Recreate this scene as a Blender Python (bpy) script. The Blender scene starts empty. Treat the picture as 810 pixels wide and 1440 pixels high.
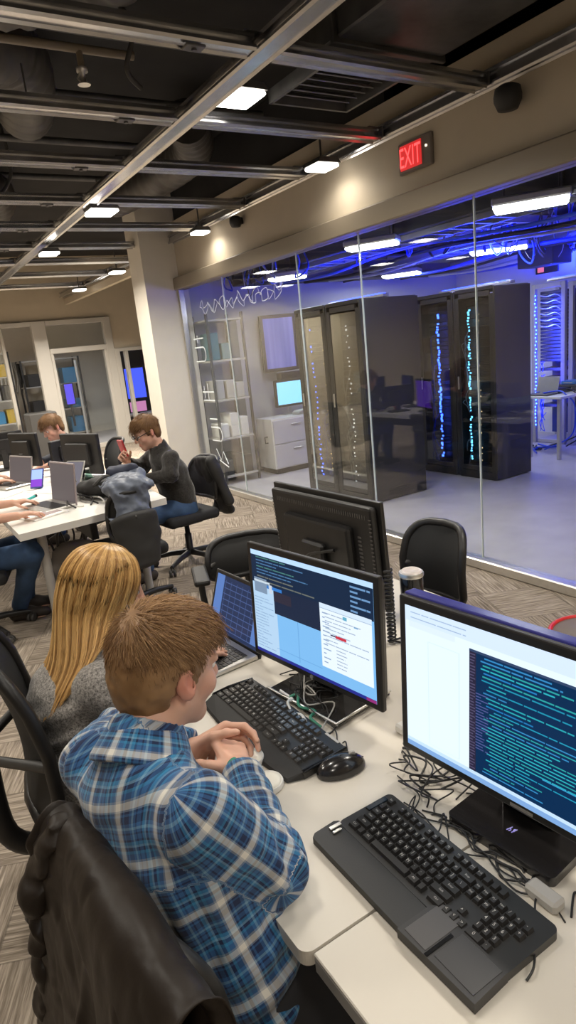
import bpy, bmesh, math, random
import numpy as np
from mathutils import Vector, Matrix
PI = math.pi
RNG = random.Random(7)
NR = np.random.RandomState(11)
SC = bpy.context.scene
COL = SC.collection

# ------------------------------------------------------------------ materials
MATS = {}
def nodes(m):
    return m.node_tree.nodes, m.node_tree.links
def mat(name, col=(.5, .5, .5), rough=.5, metal=0., spec=.5, emit=None, estr=0., coat=0., var=0., vscale=30., bump=0., bscale=200., sheen=0., alpha=1.):
    if name in MATS: return MATS[name]
    m = bpy.data.materials.new(name); m.use_nodes = True
    N, L = nodes(m); b = N['Principled BSDF']
    b.inputs['Base Color'].default_value = (*col, 1); b.inputs['Roughness'].default_value = rough
    b.inputs['Metallic'].default_value = metal; b.inputs['Specular IOR Level'].default_value = spec
    b.inputs['Coat Weight'].default_value = coat; b.inputs['Sheen Weight'].default_value = sheen
    b.inputs['Alpha'].default_value = alpha
    if emit:
        b.inputs['Emission Color'].default_value = (*emit, 1); b.inputs['Emission Strength'].default_value = estr
    tc = N.new('ShaderNodeTexCoord')
    if var > 0:
        n = N.new('ShaderNodeTexNoise'); n.inputs['Scale'].default_value = vscale; n.inputs['Detail'].default_value = 4
        L.new(tc.outputs['Object'], n.inputs['Vector'])
        r = N.new('ShaderNodeMapRange'); r.inputs[1].default_value = .3; r.inputs[2].default_value = .7
        r.inputs[3].default_value = 1 - var; r.inputs[4].default_value = 1 + var
        L.new(n.outputs['Fac'], r.inputs[0])
        mx = N.new('ShaderNodeVectorMath'); mx.operation = 'SCALE'; mx.inputs[0].default_value = col
        L.new(r.outputs[0], mx.inputs['Scale']); L.new(mx.outputs[0], b.inputs['Base Color'])
    if bump > 0:
        n2 = N.new('ShaderNodeTexNoise'); n2.inputs['Scale'].default_value = bscale; n2.inputs['Detail'].default_value = 3
        L.new(tc.outputs['Object'], n2.inputs['Vector'])
        bp = N.new('ShaderNodeBump'); bp.inputs['Strength'].default_value = bump; bp.inputs['Distance'].default_value = .002
        L.new(n2.outputs['Fac'], bp.inputs['Height']); L.new(bp.outputs[0], b.inputs['Normal'])
    MATS[name] = m
    return m

def ramp(N, stops, interp='CONSTANT'):
    r = N.new('ShaderNodeValToRGB'); r.color_ramp.interpolation = interp
    e = r.color_ramp.elements
    while len(e) > 1: e.remove(e[-1])
    e[0].position = stops[0][0]; e[0].color = (*stops[0][1], 1)
    for p, c in stops[1:]:
        x = e.new(p); x.color = (*c, 1)
    return r
def mth(N, L, op, a, b=None):
    n = N.new('ShaderNodeMath'); n.operation = op
    for i, v in enumerate((a, b)):
        if v is None: continue
        if isinstance(v, (int, float)): n.inputs[i].default_value = v
        else: L.new(v, n.inputs[i])
    return n.outputs[0]
def mixc(N, L, fac, a, b, mode='MIX'):
    n = N.new('ShaderNodeMix'); n.data_type = 'RGBA'; n.blend_type = mode
    for sock, v in ((n.inputs[0], fac), (n.inputs[6], a), (n.inputs[7], b)):
        if isinstance(v, (int, float)): sock.default_value = v
        elif isinstance(v, tuple): sock.default_value = (*v, 1)
        else: L.new(v, sock)
    return n.outputs[2]

# ------------------------------------------------------------------ mesh builder
class MB:
    def __init__(s): s.v = []; s.f = []; s.mi = []; s.sm = []
    def add(s, vs, fs, m=0, smooth=False, M=None):
        o = len(s.v)
        if M is not None: vs = [M @ Vector(v) for v in vs]
        s.v += [tuple(v) for v in vs]
        for f in fs:
            s.f.append(tuple(i + o for i in f)); s.mi.append(m); s.sm.append(smooth)
        return s
    def box(s, c, d, bev=0., m=0, M=None, seg=1, R=None):
        bm = bmesh.new(); bmesh.ops.create_cube(bm, size=1)
        for v in bm.verts: v.co = Vector((v.co.x*d[0], v.co.y*d[1], v.co.z*d[2]))
        if bev > 0:
            bmesh.ops.bevel(bm, geom=list(bm.edges), offset=min(bev, min(d)*.45), segments=seg, affect='EDGES', profile=.5)
        T = Matrix.Translation(c)
        if R is not None: T = T @ R.to_4x4()
        if M is not None: T = M @ T
        bm.verts.index_update()
        s.add([T @ v.co for v in bm.verts], [[v.index for v in f.verts] for f in bm.faces], m, False)
        bm.free(); return s
    def tube(s, pts, r=.01, n=8, m=0, caps=True, M=None, smooth=True, closed=False):
        P = [Vector(p) for p in pts]; k = len(P)
        R = r if isinstance(r, (list, tuple)) else [r]*k
        vs = []; fs = []; up = None
        for i in range(k):
            if closed: t = P[(i+1) % k] - P[i-1]
            else: t = P[min(i+1, k-1)] - P[max(i-1, 0)]
            if t.length < 1e-9: t = Vector((0, 0, 1))
            t.normalize()
            if up is None: up = Vector((0, 0, 1)) if abs(t.z) < .9 else Vector((1, 0, 0))
            a = up - t*up.dot(t)
            if a.length < 1e-6: a = t.orthogonal()
            a.normalize(); up = a; b = t.cross(a)
            for j in range(n):
                q = 2*PI*j/n; vs.append(P[i] + (a*math.cos(q) + b*math.sin(q))*R[i])
        rng = k if closed else k-1
        for i in range(rng):
            for j in range(n):
                fs.append((i*n+j, i*n+(j+1) % n, ((i+1) % k)*n+(j+1) % n, ((i+1) % k)*n+j))
        s.add(vs, fs, m, smooth, M)
        if caps and not closed:
            s.add([vs[j] for j in range(n)][::-1], [tuple(range(n))], m, False, M)
            s.add([vs[(k-1)*n+j] for j in range(n)], [tuple(range(n))], m, False, M)
        return s
    def lathe(s, prof, n=24, c=(0, 0, 0), m=0, M=None, smooth=True):
        vs = []; fs = []; k = len(prof)
        for r, z in prof:
            for j in range(n):
                q = 2*PI*j/n; vs.append((c[0]+r*math.cos(q), c[1]+r*math.sin(q), c[2]+z))
        for i in range(k-1):
            for j in range(n): fs.append((i*n+j, i*n+(j+1) % n, (i+1)*n+(j+1) % n, (i+1)*n+j))
        s.add(vs, fs, m, smooth, M)
        s.add(vs[:n][::-1], [tuple(range(n))], m, False, M); s.add(vs[-n:], [tuple(range(n))], m, False, M)
        return s
    def prism(s, poly, z0, z1, m=0, M=None):
        n = len(poly)
        vs = [(x, y, z0) for x, y in poly] + [(x, y, z1) for x, y in poly]
        fs = [tuple(range(n))[::-1], tuple(range(n, 2*n))] + [(i, (i+1) % n, n+(i+1) % n, n+i) for i in range(n)]
        return s.add(vs, fs, m, False, M)
    def quad(s, a, b, c, d, m=0): return s.add([a, b, c, d], [(0, 1, 2, 3)], m)
    def rect(s, x0, x1, z0, z1, y, m=0, M=None):   # faces -y
        return s.add([(x0, y, z0), (x1, y, z0), (x1, y, z1), (x0, y, z1)], [(0, 1, 2, 3)], m, False, M)
    def build(s, name, mats, parent=None, loc=(0, 0, 0), rotz=0., smooth=None):
        me = bpy.data.meshes.new(name); me.from_pydata(s.v, [], s.f); me.update()
        for mm in (mats if isinstance(mats, (list, tuple)) else [mats]): me.materials.append(mm)
        me.polygons.foreach_set('material_index', s.mi)
        me.polygons.foreach_set('use_smooth', s.sm if smooth is None else [smooth]*len(s.f))
        o = bpy.data.objects.new(name, me); COL.objects.link(o)
        o.location = loc; o.rotation_euler = (0, 0, rotz)
        if parent: o.parent = parent
        return o

def np_obj(name, V, Fq, mats, parent=None, smooth=True, attrs=None, mi=None):
    me = bpy.data.meshes.new(name)
    V = np.asarray(V, np.float32); Fq = np.asarray(Fq, np.int32); k = Fq.shape[1]
    me.vertices.add(len(V)); me.vertices.foreach_set('co', V.ravel())
    me.loops.add(Fq.size); me.loops.foreach_set('vertex_index', Fq.ravel())
    me.polygons.add(len(Fq)); me.polygons.foreach_set('loop_start', np.arange(0, Fq.size, k, dtype=np.int32))
    me.update(calc_edges=True); me.validate()
    me.polygons.foreach_set('use_smooth', np.full(len(me.polygons), smooth))
    for mm in (mats if isinstance(mats, (list, tuple)) else [mats]): me.materials.append(mm)
    if mi is not None: me.polygons.foreach_set('material_index', np.asarray(mi, np.int32))
    for an, av in (attrs or {}).items():
        av = np.asarray(av, np.float32)
        if av.ndim == 2:
            a = me.attributes.new(an, 'FLOAT_VECTOR', 'POINT'); a.data.foreach_set('vector', av.ravel())
        else:
            a = me.attributes.new(an, 'FLOAT', 'POINT'); a.data.foreach_set('value', av)
    o = bpy.data.objects.new(name, me); COL.objects.link(o)
    if parent: o.parent = parent
    return o

def tag(o, label, cat, group=None, kind=None):
    o['label'] = label; o['category'] = cat
    if group: o['group'] = group
    if kind: o['kind'] = kind
    return o
def struct(o):
    o['kind'] = 'structure'; return o
def thing(name, label, cat, loc=(0, 0, 0), rotz=0., group=None):
    o = bpy.data.objects.new(name, None); COL.objects.link(o); o.empty_display_size = .05
    o.location = loc; o.rotation_euler = (0, 0, rotz)
    return tag(o, label, cat, group)
def dup(root, loc=None, rotz=None, label=None, group=None):
    def cp(o, par):
        c = o.copy(); COL.objects.link(c); c.parent = par
        for ch in KIDS(o): cp(ch, c)
        return c
    r = cp(root, None)
    if loc is not None: r.location = loc
    if rotz is not None: r.rotation_euler = (0, 0, rotz)
    if label: r['label'] = label
    if group: r['group'] = group
    return r
def KIDS(o): return [c for c in list(COL.objects) if c.parent == o]
def Tm(loc=(0, 0, 0), rx=0, ry=0, rz=0):
    return Matrix.Translation(loc) @ Matrix.Rotation(rz, 4, 'Z') @ Matrix.Rotation(ry, 4, 'Y') @ Matrix.Rotation(rx, 4, 'X')

TXT = {}
def text_mesh(s, size=1.):
    """letters as flat triangles in the xz plane (facing -y), centred"""
    if s not in TXT:
        cu = bpy.data.curves.new('t', 'FONT'); cu.body = s; cu.size = 1; cu.resolution_u = 3
        ob = bpy.data.objects.new('t', cu)
        me = bpy.data.meshes.new_from_object(ob)
        vs = [tuple(v.co) for v in me.vertices]; fs = [tuple(p.vertices) for p in me.polygons]
        bpy.data.objects.remove(ob); bpy.data.curves.remove(cu); bpy.data.meshes.remove(me)
        xs = [v[0] for v in vs] or [0]; ys = [v[1] for v in vs] or [0]
        cx = (min(xs)+max(xs))/2; cy = (min(ys)+max(ys))/2
        TXT[s] = ([(x-cx, y-cy) for x, y, z in vs], fs)
    vs, fs = TXT[s]
    return [(x*size, 0, y*size) for x, y in vs], fs
def spline(pts, n=8):
    P = [Vector(p) for p in pts]; out = []
    for i in range(len(P)-1):
        a = P[max(i-1, 0)]; b = P[i]; c = P[i+1]; d = P[min(i+2, len(P)-1)]
        for j in range(n):
            t = j/n
            out.append(.5*((2*b) + (c-a)*t + (2*a-5*b+4*c-d)*t*t + (3*b-a-3*c+d)*t**3))
    out.append(P[-1]); return out

# ------------------------------------------------------------------ implicit surfaces
def smin(a, b, k):
    h = np.clip(.5+.5*(b-a)/k, 0, 1); return b+(a-b)*h-k*h*(1-h)
def smax(a, b, k): return -smin(-a, -b, k)
def A(*v): return np.array(v, float) if len(v) > 1 else np.array(v[0], float)
def nrm(v): v = np.asarray(v, float); return v/max(1e-9, np.linalg.norm(v))
def cone(p, a, b, ra, rb=None):
    rb = ra if rb is None else rb
    a = A(a); d = A(b)-a; t = np.clip(((p-a) @ d)/max(1e-12, d @ d), 0, 1)
    return np.linalg.norm(p-a-t[:, None]*d, axis=1)-(ra+(rb-ra)*t)
def ell(p, c, ax, r):
    q = (p-A(c)) @ np.asarray(ax).T; r = A(r)
    k0 = np.linalg.norm(q/r, axis=1); k1 = np.linalg.norm(q/(r*r), axis=1)
    return k0*(k0-1)/np.maximum(k1, 1e-6)
def eseg(p, a, b, la, lb, ra, rb):
    """elliptic segment: station a->b; la/lb lateral dirs; ra/rb=(lateral, depth) radii"""
    a = A(a); b = A(b); d = b-a; Ln = np.linalg.norm(d); w = d/Ln
    t0 = ((p-a) @ w)/Ln; t = np.clip(t0, 0, 1)
    l0 = nrm(nrm(la)-w*(nrm(la) @ w)); l1 = nrm(nrm(lb)-w*(nrm(lb) @ w))
    lat = l0+(l1-l0)*t[:, None]; lat /= np.linalg.norm(lat, axis=1)[:, None]
    dep = np.cross(w, lat)
    q = p-a-t[:, None]*d
    R1 = ra[0]+(rb[0]-ra[0])*t; R2 = ra[1]+(rb[1]-ra[1])*t
    u = (q*lat).sum(1); v = (q*dep).sum(1); z = (t0-t)*Ln
    m = np.minimum(R1, R2)
    return (np.sqrt((u/R1)**2+(v/R2)**2+(z/m)**2)-1)*m
def wob(p, f, seed, oct=3):
    r = np.random.RandomState(seed); o = np.zeros(len(p)); a = 1.
    for i in range(oct):
        for j in range(3):
            k = r.randn(3); k /= np.linalg.norm(k)
            o += a*np.sin(p @ k*f*(2**i)+r.rand()*6.28+1.3*np.sin(p @ r.randn(3)*f*.6*(2**i)))/3
        a *= .5
    return o
def sdf_mesh(f, lo, hi, h, q=4, slack=1.7):
    lo = A(lo); hi = A(hi)
    nc = np.ceil((hi-lo)/(h*q)).astype(int)+1
    gx = [lo[i]+np.arange(nc[i])*h*q+h*(q-1)/2 for i in range(3)]
    X = np.stack(np.meshgrid(*gx, indexing='ij'), -1).reshape(-1, 3)
    dc = f(X).reshape(nc)
    n = nc*q
    D = np.repeat(np.repeat(np.repeat(dc, q, 0), q, 1), q, 2)
    near = np.abs(dc) < h*q*slack
    M = np.repeat(np.repeat(np.repeat(near, q, 0), q, 1), q, 2)
    ii = np.argwhere(M)
    P = lo+ii*h
    out = np.empty(len(P))
    for s in range(0, len(P), 200000): out[s:s+200000] = f(P[s:s+200000])
    D[M] = out
    S = D < 0
    c = [(0,0,0),(1,0,0),(0,1,0),(1,1,0),(0,0,1),(1,0,1),(0,1,1),(1,1,1)]
    sl = lambda o: tuple(slice(o[i], n[i]-1+o[i]) for i in range(3))
    cnt = sum(S[sl(o)].astype(np.int8) for o in c)
    act = (cnt > 0) & (cnt < 8)
    idx = -np.ones(act.shape, int); ai = np.argwhere(act); idx[act] = np.arange(len(ai))
    vals = [D[ai[:,0]+o[0], ai[:,1]+o[1], ai[:,2]+o[2]] for o in c]
    acc = np.zeros((len(ai), 3)); num = np.zeros(len(ai))
    for i in range(8):
        for j in range(i+1, 8):
            dd = [abs(c[i][k]-c[j][k]) for k in range(3)]
            if sum(dd) != 1: continue
            x = (vals[i] < 0) != (vals[j] < 0)
            t = np.where(x, vals[i]/np.where(x, vals[i]-vals[j], 1), 0)
            pt = A(c[i])+(A(c[j])-A(c[i]))*t[:, None]
            acc += pt*x[:, None]; num += x
    V = lo+(ai+acc/num[:, None])*h
    F = []
    for ax in range(3):
        o1 = [0,0,0]; o1[ax] = 1
        a = S[tuple(slice(0, n[i]-o1[i]) for i in range(3))]; b = S[tuple(slice(o1[i], n[i]) for i in range(3))]
        e = np.argwhere(a != b)
        u, w = [(1,2),(2,0),(0,1)][ax]
        e = e[(e[:,u] > 0) & (e[:,w] > 0) & (e[:,u] < n[u]-1) & (e[:,w] < n[w]-1)]
        if not len(e): continue
        sg = S[e[:,0], e[:,1], e[:,2]]
        def cell(du, dw):
            k = e.copy(); k[:,u] -= du; k[:,w] -= dw; return idx[k[:,0], k[:,1], k[:,2]]
        qd = np.stack([cell(1,1), cell(0,1), cell(0,0), cell(1,0)], 1)
        qd[~sg] = qd[~sg][:, ::-1]
        F.append(qd)
    F = np.concatenate(F); F = F[(F >= 0).all(1)]
    return V, F
# ------------------------------------------------------------------ setting materials
def carpet_mat():
    m = bpy.data.materials.new('carpet_planks'); m.use_nodes = True; N, L = nodes(m); b = N['Principled BSDF']
    b.inputs['Roughness'].default_value = .95; b.inputs['Specular IOR Level'].default_value = .1
    tc = N.new('ShaderNodeTexCoord'); sp = N.new('ShaderNodeSeparateXYZ')
    rot = N.new('ShaderNodeMapping'); rot.inputs['Rotation'].default_value = (0, 0, .42)
    L.new(tc.outputs['Object'], rot.inputs['Vector']); L.new(rot.outputs[0], sp.inputs[0])
    x, y = sp.outputs[0], sp.outputs[1]
    T = .4
    cx = mth(N, L, 'FLOOR', mth(N, L, 'DIVIDE', x, T)); cy = mth(N, L, 'FLOOR', mth(N, L, 'DIVIDE', y, T))
    par = mth(N, L, 'FLOORED_MODULO', mth(N, L, 'ADD', cx, cy), 2.)
    def streak(sx, sy):
        mp = N.new('ShaderNodeMapping'); mp.inputs['Scale'].default_value = (sx, sy, 1)
        L.new(rot.outputs[0], mp.inputs['Vector'])
        n = N.new('ShaderNodeTexNoise'); n.inputs['Scale'].default_value = 1; n.inputs['Detail'].default_value = 3; n.inputs['Roughness'].default_value = .7
        L.new(mp.outputs[0], n.inputs['Vector']); return n.outputs['Fac']
    s1 = streak(4, 95); s2 = streak(95, 4)
    mx = N.new('ShaderNodeMix'); L.new(par, mx.inputs[0]); L.new(s1, mx.inputs[2]); L.new(s2, mx.inputs[3])
    wn = N.new('ShaderNodeTexWhiteNoise'); wn.noise_dimensions = '2D'; cb = N.new('ShaderNodeCombineXYZ')
    L.new(cx, cb.inputs[0]); L.new(cy, cb.inputs[1]); L.new(cb.outputs[0], wn.inputs['Vector'])
    sh = mth(N, L, 'MULTIPLY', mth(N, L, 'SUBTRACT', wn.outputs['Value'], .5), .10)
    v = mth(N, L, 'ADD', mx.outputs[0], sh)
    # light joint lines every other plank
    fx = mth(N, L, 'ABSOLUTE', mth(N, L, 'SUBTRACT', mth(N, L, 'FLOORED_MODULO', mth(N, L, 'DIVIDE', x, T), 1.), .5))
    fy = mth(N, L, 'ABSOLUTE', mth(N, L, 'SUBTRACT', mth(N, L, 'FLOORED_MODULO', mth(N, L, 'DIVIDE', y, T), 1.), .5))
    r = ramp(N, [(.28, (.115, .092, .070)), (.45, (.235, .193, .15)), (.56, (.35, .292, .232)), (.72, (.53, .45, .36))], 'LINEAR')
    L.new(v, r.inputs[0])
    jl = mth(N, L, 'GREATER_THAN', mth(N, L, 'MAXIMUM', fx, fy), .492)
    c = mixc(N, L, mth(N, L, 'MULTIPLY', jl, .35), r.outputs[0], (.05, .043, .037))
    L.new(c, b.inputs['Base Color'])
    bp = N.new('ShaderNodeBump'); bp.inputs['Strength'].default_value = .35; bp.inputs['Distance'].default_value = .004
    L.new(mx.outputs[0], bp.inputs['Height']); L.new(bp.outputs[0], b.inputs['Normal'])
    return m
def glass_mat(name, tint=(.97, .985, .98), refl=1.0):
    m = bpy.data.materials.new(name); m.use_nodes = True; N, L = nodes(m); N.remove(N['Principled BSDF'])
    o = N['Material Output']; t = N.new('ShaderNodeBsdfTransparent'); t.inputs[0].default_value = (*tint, 1)
    g = N.new('ShaderNodeBsdfGlossy'); g.inputs['Roughness'].default_value = .0; g.inputs[0].default_value = (1, 1, 1, 1)
    ge = N.new('ShaderNodeNewGeometry'); dt = N.new('ShaderNodeVectorMath'); dt.operation = 'DOT_PRODUCT'
    L.new(ge.outputs['Normal'], dt.inputs[0]); L.new(ge.outputs['Incoming'], dt.inputs[1])
    c5 = mth(N, L, 'POWER', mth(N, L, 'SUBTRACT', 1., mth(N, L, 'ABSOLUTE', dt.outputs['Value'])), 5.)
    fr = mth(N, L, 'MULTIPLY', mth(N, L, 'ADD', mth(N, L, 'MULTIPLY', c5, .96), .04), refl)
    mx = N.new('ShaderNodeMixShader'); L.new(fr, mx.inputs[0])
    L.new(t.outputs[0], mx.inputs[1]); L.new(g.outputs[0], mx.inputs[2]); L.new(mx.outputs[0], o.inputs['Surface'])
    return m
M_CARPET = carpet_mat()
M_TILE = mat('grey_vinyl_tile', (.52, .49, .50), .38, var=.10, vscale=3.)
M_WALL = mat('beige_paint', (.56, .48, .365), .75, var=.025, vscale=6., bump=.08, bscale=400)
M_COLM = mat('cream_paint', (.82, .765, .67), .7, var=.02, vscale=6.)
M_SWALL = mat('white_paint', (.78, .78, .8), .6, var=.02, vscale=4.)
M_ALU = mat('brushed_aluminium', (.66, .64, .6), .35, .85, var=.04, vscale=40)
M_FRAME = mat('grey_frame_paint', (.47, .45, .42), .5)
M_BLACKC = mat('black_ceiling', (.022, .021, .021), .9, var=.2, vscale=3.)
M_STEEL = mat('galvanised_strut', (.56, .56, .575), .24, .95, var=.08, vscale=12)
M_DSTEEL = mat('dull_dark_steel', (.13, .125, .12), .5, .6, var=.2, vscale=9)
M_BBASE = mat('black_rubber', (.02, .02, .02), .6)
M_GLASS = glass_mat('pane_glass', refl=1.0)
M_EDGE = mat('pale_glass_edge', (.78, .86, .86), .25)
M_LENS = mat('lamp_lens', (1, 1, 1), .4, emit=(1, .95, .86), estr=14)
M_TUBE = mat('fluorescent_lens', (1, 1, 1), .4, emit=(.9, .94, 1), estr=16)
M_BLK = mat('black_plastic', (.018, .017, .017), .42, var=.1, vscale=20)
M_BLKG = mat('gloss_black', (.012, .012, .013), .12)
M_BLKM = mat('matt_black', (.025, .024, .023), .65)
M_DGREY = mat('dark_grey_plastic', (.06, .057, .054), .5)
M_WHITE = mat('white_plastic', (.8, .78, .74), .4)
M_DUCT = mat('duct_insulation', (.085, .077, .07), .45, .3, var=.15, vscale=8)
XG = 3.31

# ------------------------------------------------------------------ shell
def slab(name, c, d, m, bev=0):
    return struct(MB().box(c, d, bev).build(name, m))
slab('floor', (-.35, 5.1, -.05), (7.32, 16.3, .1), M_CARPET)
fs = MB(); fs.box((5.83, 3.9, -.05), (5.04, 7.9, .1)); struct(fs.build('floor_server', M_TILE))
slab('ceiling', (1.5, 5.1, 3.75), (14, 16.6, .1), M_BLACKC)
# header above the glass, wall running on past the camera and the wide frame
slab('wall_right_and_light_block', (XG+.06, 4.35, 2.845), (.12, 6.72, .64), M_WALL); slab('wall_right_and_light_block', (XG+.08, 5.75, 3.43), (.08, 4.0, .53), M_BLACKC)  # black upper piece added to stop blue light leaking over the header
slab('wall_right_and_light_block', (XG+.09, -.36+.0, 1.6), (.17, 2.7, 3.9), M_WALL)
slab('trim_1', (XG-.005, 4.25, 2.475), (.15, 6.5, .14), mat('taupe_trim', (.27, .225, .165), .5), .01)
slab('trim_2', (XG, 4.25, .035), (.10, 6.5, .07), M_ALU, .008)
slab('trim_3', (XG, 7.485, 1.24), (.07, .03, 2.34), M_ALU, .004)
# cream column with chamfered corner
cm = MB(); cm.prism([(2.88, 7.5), (2.99, 7.5), (3.42, 7.50), (3.42, 8.0), (2.96, 8.0), (2.88, 7.92)], 0, 3.7); struct(cm.build('wall_column', M_COLM))
slab('baseboard_column', (3.09, 7.488, .06), (.42, .02, .12), M_BBASE)
slab('wall_left', (-3.9, 5.1, 1.85), (.1, 16.3, 3.7), M_WALL)
slab('wall_front', (1.5, -2.95, 1.85), (14, .1, 3.7), M_WALL)
# back wall with three openings at y = 13.2
YB = 13.2
def bw(x0, x1, z0, z1, n='wall_back'): slab(n, ((x0+x1)/2, YB+.06, (z0+z1)/2), (x1-x0, .12, z1-z0), M_WALL)
bw(-3.9, .2, 0, 3.7); bw(.2, 5.05, 2.55, 3.7); bw(5.05, 8.5, 0, 3.7); bw(4.2, 5.05, 1.93, 2.55)
slab('wall_far_room', (2.5, 16.6, 1.85), (9, .1, 3.7), M_COLM); slab('floor_far_room', (2.5, 14.95, -.05), (9, 3.4, .1), M_TILE)
slab('ceiling_far_room', (2.5, 14.95, 2.75), (9, 3.2, .08), M_WALL); slab('wall_far_room_side', (6.9, 14.95, 1.35), (.1, 3.2, 2.7), M_COLM)
# storefront frames
def frame_bars(name, bars, M=M_ALU):
    m = MB()
    for x0, x1, z0, z1 in bars: m.box(((x0+x1)/2, YB, (z0+z1)/2), (x1-x0, .12, z1-z0), .006)
    return struct(m.build(name, M))
M_SFRAME = mat('satin_frame', (.60, .565, .51), .4, .3)
frame_bars('door_1', [(.2, .26, 0, 2.55), (1.62, 1.70, 0, 2.55), (.2, 2.68, 2.47, 2.55), (2.1, 2.16, 0, 2.47)], M_SFRAME)
frame_bars('door_2', [(2.68, 2.94, 0, 2.55), (4.05, 4.2, 0, 2.55), (2.94, 4.05, 2.46, 2.55), (2.94, 4.05, 1.93, 2.03), (2.94, 3.0, 0, 1.93), (3.99, 4.05, 0, 1.93), (3.0, 3.99, 0, .1)], M_SFRAME)
frame_bars('door_3', [(4.2, 4.30, 0, 1.93), (4.40, 4.47, 0, 1.86), (4.97, 5.05, 0, 1.93), (4.3, 4.97, 1.86, 1.93)], M_SFRAME)
def pane(name, x0, x1, z0, z1):
    return struct(MB().box(((x0+x1)/2, YB, (z0+z1)/2), (x1-x0, .012, z1-z0)).build(name, M_GLASS))
M_FROST = glass_mat('hazed_glass', (.80, .84, .85), 1.0)
pane('window_1', 3.0, 3.99, .1, 1.93); pane('window_2', 2.94, 4.05, 2.03, 2.46); pane('window_3', 1.70, 2.1, 0, 2.47)
# soffit strip beyond the column
slab('trim_4', (3.42, 10.6, 2.87), (.08, 5.1, .10), M_WALL)

# ------------------------------------------------------------------ glass wall panes
cuts = [1.0, 2.95, 4.08, 4.95, 6.39, 7.47]
for i in range(5):
    a, b_ = cuts[i]+.004, cuts[i+1]-.004
    struct(MB().box((XG, (a+b_)/2, 1.24), (.012, b_-a, 2.33)).build('window_%d' % (4+i), M_GLASS))
for y in cuts[1:-1]:
    struct(MB().box((XG, y, 1.24), (.013, .007, 2.33)).build('trim_5', M_EDGE))

# ------------------------------------------------------------------ ceiling grid
def strut_poly(w, h):
    a = w/2; return [(-a, 0), (-a*.86, -.012), (-a*.72, 0), (a*.72, 0), (a*.86, -.012), (a, 0), (a, .012), (a*.35, .014), (a*.35, h-.02), (a*.8, h-.018), (a*.8, h), (-a*.8, h), (-a*.8, h-.018), (-a*.35, h-.02), (-a*.35, .014), (-a, .012)]
ORD = ['nearest', 'second', 'third', 'fourth', 'fifth', 'sixth', 'seventh', 'eighth', 'ninth']
ys = [2.8, 3.7, 4.62, 5.63, 6.65, 7.68, 8.75, 9.9, 11.2]
for i, y in enumerate(ys):
    t = thing('ceiling_strut', f'{ORD[i]} galvanised strut crossing the open ceiling towards the glass wall' if i < 8 else 'farthest galvanised strut crossing the open ceiling by the back wall', 'ceiling strut', (0, y, 2.925), 0, 'cross struts of the open ceiling grid')
    for xa, xb in ((-2.6, -.97), (-.83, 1.735), (1.865, 3.22)):
        m = MB(); m.prism(strut_poly(.10, .06), xa, xb, 0, Matrix(((0, 0, 1, 0), (1, 0, 0, 0), (0, 1, 0, 0), (0, 0, 0, 1)))); m.build('rail', M_STEEL, t)
    b = MB(); b.box((3.225, 0, .035), (.014, .12, .07), .004); b.box((3.17, 0, .064), (.10, .09, .006)); b.build('end_bracket', M_DSTEEL, t)
    if i < 6:
        k = MB(); k.box((1.45, .0, -.016), (.09, .06, .012), .003); k.lathe([(.012, -.03), (.012, -.02)], 8, (1.45, 0, 0)); k.build('splice_clip', M_DSTEEL, t)
        h = MB(); h.tube([(.95, 0, .06), (.95, 0, .20)], .005, 6); h.build('hanger_rod', M_DSTEEL, t)
PM = Matrix(((1, 0, 0, 0), (0, 0, 1, 0), (0, 1, 0, 0), (0, 0, 0, 1)))
for x, lab in ((1.80, 'galvanised main runner along the middle of the open ceiling grid'), (-.9, 'galvanised main runner nearest the left side of the ceiling grid')):
    t = thing('ceiling_runner', lab, 'ceiling strut', (x, 0, 2.922))
    MB().prism(strut_poly(.12, .065), .2, 12.9, 0, PM).build('rail', M_STEEL, t)
    m = MB()
    for y in ys: MB().box((0, y, .072), (.22, .07, .006), .002).build('clip', M_DSTEEL, t)
t = thing('ceiling_runner', 'galvanised wall rail running along the top of the beige header', 'ceiling strut', (3.272, 0, 2.935))
MB().prism(strut_poly(.07, .08), .4, 12.9, 0, PM).build('rail', M_STEEL, t)

# things up in the plenum
def duct(name, label, pts, r, ridges=True):
    P = spline(pts, 22); n = len(P)
    rr = [r*(1+(.035*math.sin(i*1.9) if ridges else 0)) for i in range(n)]
    return tag(MB().tube(P, rr, 20).build(name, M_DUCT), label, 'duct')
duct('flexible_duct', 'fat dark flexible duct in the upper left ceiling void', [(-1.8, 3.35, 3.40), (-.2, 3.45, 3.42), (.75, 3.5, 3.42), (1.25, 3.2, 3.45), (1.5, 2.4, 3.45)], .24)
duct('flexible_duct', 'dark flexible duct between the second and third struts', [(-1.8, 4.15, 3.40), (.5, 4.15, 3.38), (1.05, 4.3, 3.40), (1.3, 5.2, 3.42)], .19)
duct('flexible_duct', 'dark flexible duct curling over the far struts', [(-1.4, 7.15, 3.40), (.8, 7.1, 3.38), (1.4, 7.4, 3.4), (1.5, 9, 3.42)], .2)
duct('flexible_duct', 'dark flexible duct hanging right of the middle runner', [(2.5, 5.1, 3.42), (2.75, 5.6, 3.36), (2.8, 6.6, 3.38), (2.7, 7.6, 3.4)], .17)
t = thing('metal_duct', 'dark rectangular sheet metal duct above the glass wall header', 'duct', (2.75, 2.2, 3.3))
m = MB(); m.box((0, 0, 0), (.75, 2.3, .32), .01); m.build('duct_body', M_DSTEEL, t)
m = MB()
for q in (-.8, 0, .8): MB().box((0, q, 0), (.80, .03, .37), .004).build('flange', M_DSTEEL, t)
t = thing('ceiling_vent', 'slatted ceiling vent hanging in the grid near the exit sign', 'vent', (2.52, 3.22, 3.02))
m = MB()
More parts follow.
